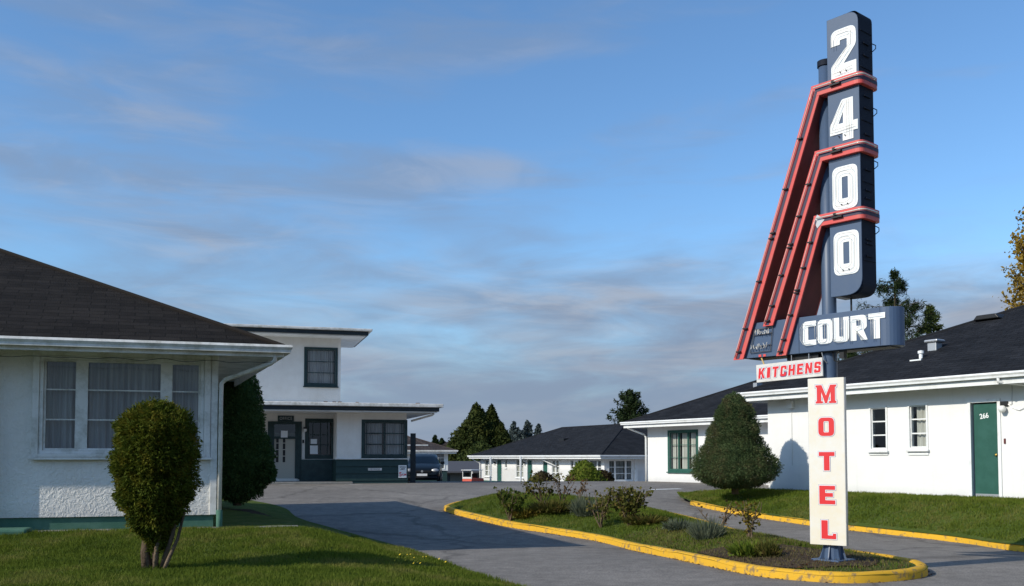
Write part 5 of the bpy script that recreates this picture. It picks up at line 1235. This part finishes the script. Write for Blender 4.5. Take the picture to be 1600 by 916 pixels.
# wooded skyline far away
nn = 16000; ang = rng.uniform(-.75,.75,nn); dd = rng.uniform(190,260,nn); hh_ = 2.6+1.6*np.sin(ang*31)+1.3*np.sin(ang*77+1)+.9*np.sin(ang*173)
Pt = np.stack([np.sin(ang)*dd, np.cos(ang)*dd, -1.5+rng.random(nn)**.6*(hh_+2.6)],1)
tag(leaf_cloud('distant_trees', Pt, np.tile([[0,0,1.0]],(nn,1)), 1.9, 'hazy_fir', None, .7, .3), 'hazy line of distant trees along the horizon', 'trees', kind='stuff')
# yellow poplar at right
H = empty('poplar_tree', (28.5,52,0), 0, 'tall yellow autumn poplar at the right edge behind the roof', 'tree')
t = MB(); t.tube([(0,0,0),(0,0,7),(.1,0,15)], [.3,.2,.04], 8)
Pp = []
for i in range(90):
    z = random.uniform(4,14); a = random.random()*6.28; L = 1.75*(1-abs(z-8)/9)*random.uniform(.7,1.1)
    p0 = Vector((0,0,z-1)); p1 = Vector((math.cos(a)*L,math.sin(a)*L,z+.8)); t.tube([p0,p0.lerp(p1,.5)+Vector((0,0,-.1)),p1],[.05,.03,.01],4,False)
    for _ in range(90):
        c = p0.lerp(p1, random.uniform(.3,1.05)); Pp.append(tuple(c+Vector([random.gauss(0,.2) for _ in range(3)])))
t.build('trunk', 'bark', H); leaf_cloud('crown', np.array(Pp), np.tile([[0,0,1.0]],(len(Pp),1)), .20, 'poplar', H, .8, .1)

# ---------------------------------------------------------------- LIGHT
AZ = R(31); EL = R(31)                       # direction the light travels, from +X towards +Y
sun = bpy.data.lights.new('sun', 'SUN'); sun.energy = 4.0; sun.angle = R(.53); sun.color = (1,.93,.80)
so = bpy.data.objects.new('sun', sun); COL.objects.link(so)
trav = Vector((math.cos(EL)*math.cos(AZ), math.cos(EL)*math.sin(AZ), -math.sin(EL)))
so.rotation_euler = trav.to_track_quat('-Z','Y').to_euler()
w = bpy.data.worlds.new('World'); S.world = w; w.use_nodes = True; n = w.node_tree.nodes; l = w.node_tree.links
bg = n['Background']; bg.inputs[1].default_value = .10
sky = n.new('ShaderNodeTexSky'); sky.sky_type = 'NISHITA'; sky.sun_disc = False
sky.sun_elevation = EL; sky.sun_rotation = math.atan2(-trav.x, -trav.y)
sky.air_density = 1.0; sky.dust_density = .6; sky.ozone_density = 1.6; sky.altitude = 50
tc = n.new('ShaderNodeTexCoord'); sx = n.new('ShaderNodeSeparateXYZ'); l.new(tc.outputs['Generated'], sx.inputs[0])
def math_(op, a, b=None, c=None, clamp=False):
    m = n.new('ShaderNodeMath'); m.operation = op; m.use_clamp = clamp
    for i, v in enumerate((a, b, c)):
        if v is None: continue
        if isinstance(v, (int, float)): m.inputs[i].default_value = v
        else: l.new(v, m.inputs[i])
    return m.outputs[0]
def mapr(v, a, b, c, d, smooth=True):
    m = n.new('ShaderNodeMapRange'); m.interpolation_type = 'SMOOTHSTEP' if smooth else 'LINEAR'
    l.new(v, m.inputs[0])
    for i, q in zip((1,2,3,4), (a,b,c,d)): m.inputs[i].default_value = q
    return m.outputs[0]
zz = math_('MAXIMUM', sx.outputs[2], 0.0)
def cloud(scale, stretch, loc, det=7, rough=.55, dist=.4):
    mp = n.new('ShaderNodeMapping'); mp.inputs['Scale'].default_value = stretch; mp.inputs['Location'].default_value = loc; mp.inputs['Rotation'].default_value = (0,R(4),0)
    l.new(tc.outputs['Generated'], mp.inputs[0]); t = n.new('ShaderNodeTexNoise'); t.inputs['Scale'].default_value = scale; t.inputs['Detail'].default_value = det
    t.inputs['Roughness'].default_value = rough; t.inputs['Distortion'].default_value = dist; l.new(mp.outputs[0], t.inputs['Vector']); return t.outputs['Fac']
c1 = cloud(2.3, (1,1,4.2), (3.2,1.5,0), 3, .5, .3); c2 = cloud(6.5, (1,1,4.5), (7,4,0), 8, .58, .6)
mixn = math_('ADD', math_('MULTIPLY', c1, .7), math_('MULTIPLY', c2, .3))
mixn = math_('ADD', mixn, math_('MULTIPLY', sx.outputs[0], .07))
thr = mapr(zz, .10, .36, .47, .545)
wisp = math_('MULTIPLY', mapr(math_('SUBTRACT', mixn, thr), -.05, .14, 0, 1), mapr(zz, .12, .42, .85, .42), clamp=True)
bank = mapr(math_('ADD', zz, math_('MULTIPLY', math_('SUBTRACT', mixn, .5), -.60)), .10, .29, .96, 0)
fac = math_('MAXIMUM', wisp, bank)
tone = cloud(5.5, (1,1,5), (1,9,0), 7, .6, .8)
tf = math_('MULTIPLY', mapr(tone, .40, .68, 0, 1), mapr(zz, .03, .15, .3, 1))
cc = n.new('ShaderNodeMix'); cc.data_type = 'RGBA'; l.new(tf, cc.inputs[0])
cc.inputs[6].default_value = (1.95,2.5,3.5,1); cc.inputs[7].default_value = (3.1,3.35,3.95,1)
tn = n.new('ShaderNodeMix'); tn.data_type = 'RGBA'; tn.blend_type = 'MULTIPLY'; tn.inputs[0].default_value = 1
l.new(sky.outputs[0], tn.inputs[6]); tn.inputs[7].default_value = (.88,1.20,1.45,1)
mx = n.new('ShaderNodeMix'); mx.data_type = 'RGBA'; l.new(fac, mx.inputs[0]); l.new(tn.outputs[2], mx.inputs[6]); l.new(cc.outputs[2], mx.inputs[7])
l.new(mx.outputs[2], bg.inputs[0]); bg.inputs[1].default_value = .125
S.cycles.max_bounces = 6; S.cycles.diffuse_bounces = 3; S.cycles.glossy_bounces = 3; S.cycles.transparent_max_bounces = 8
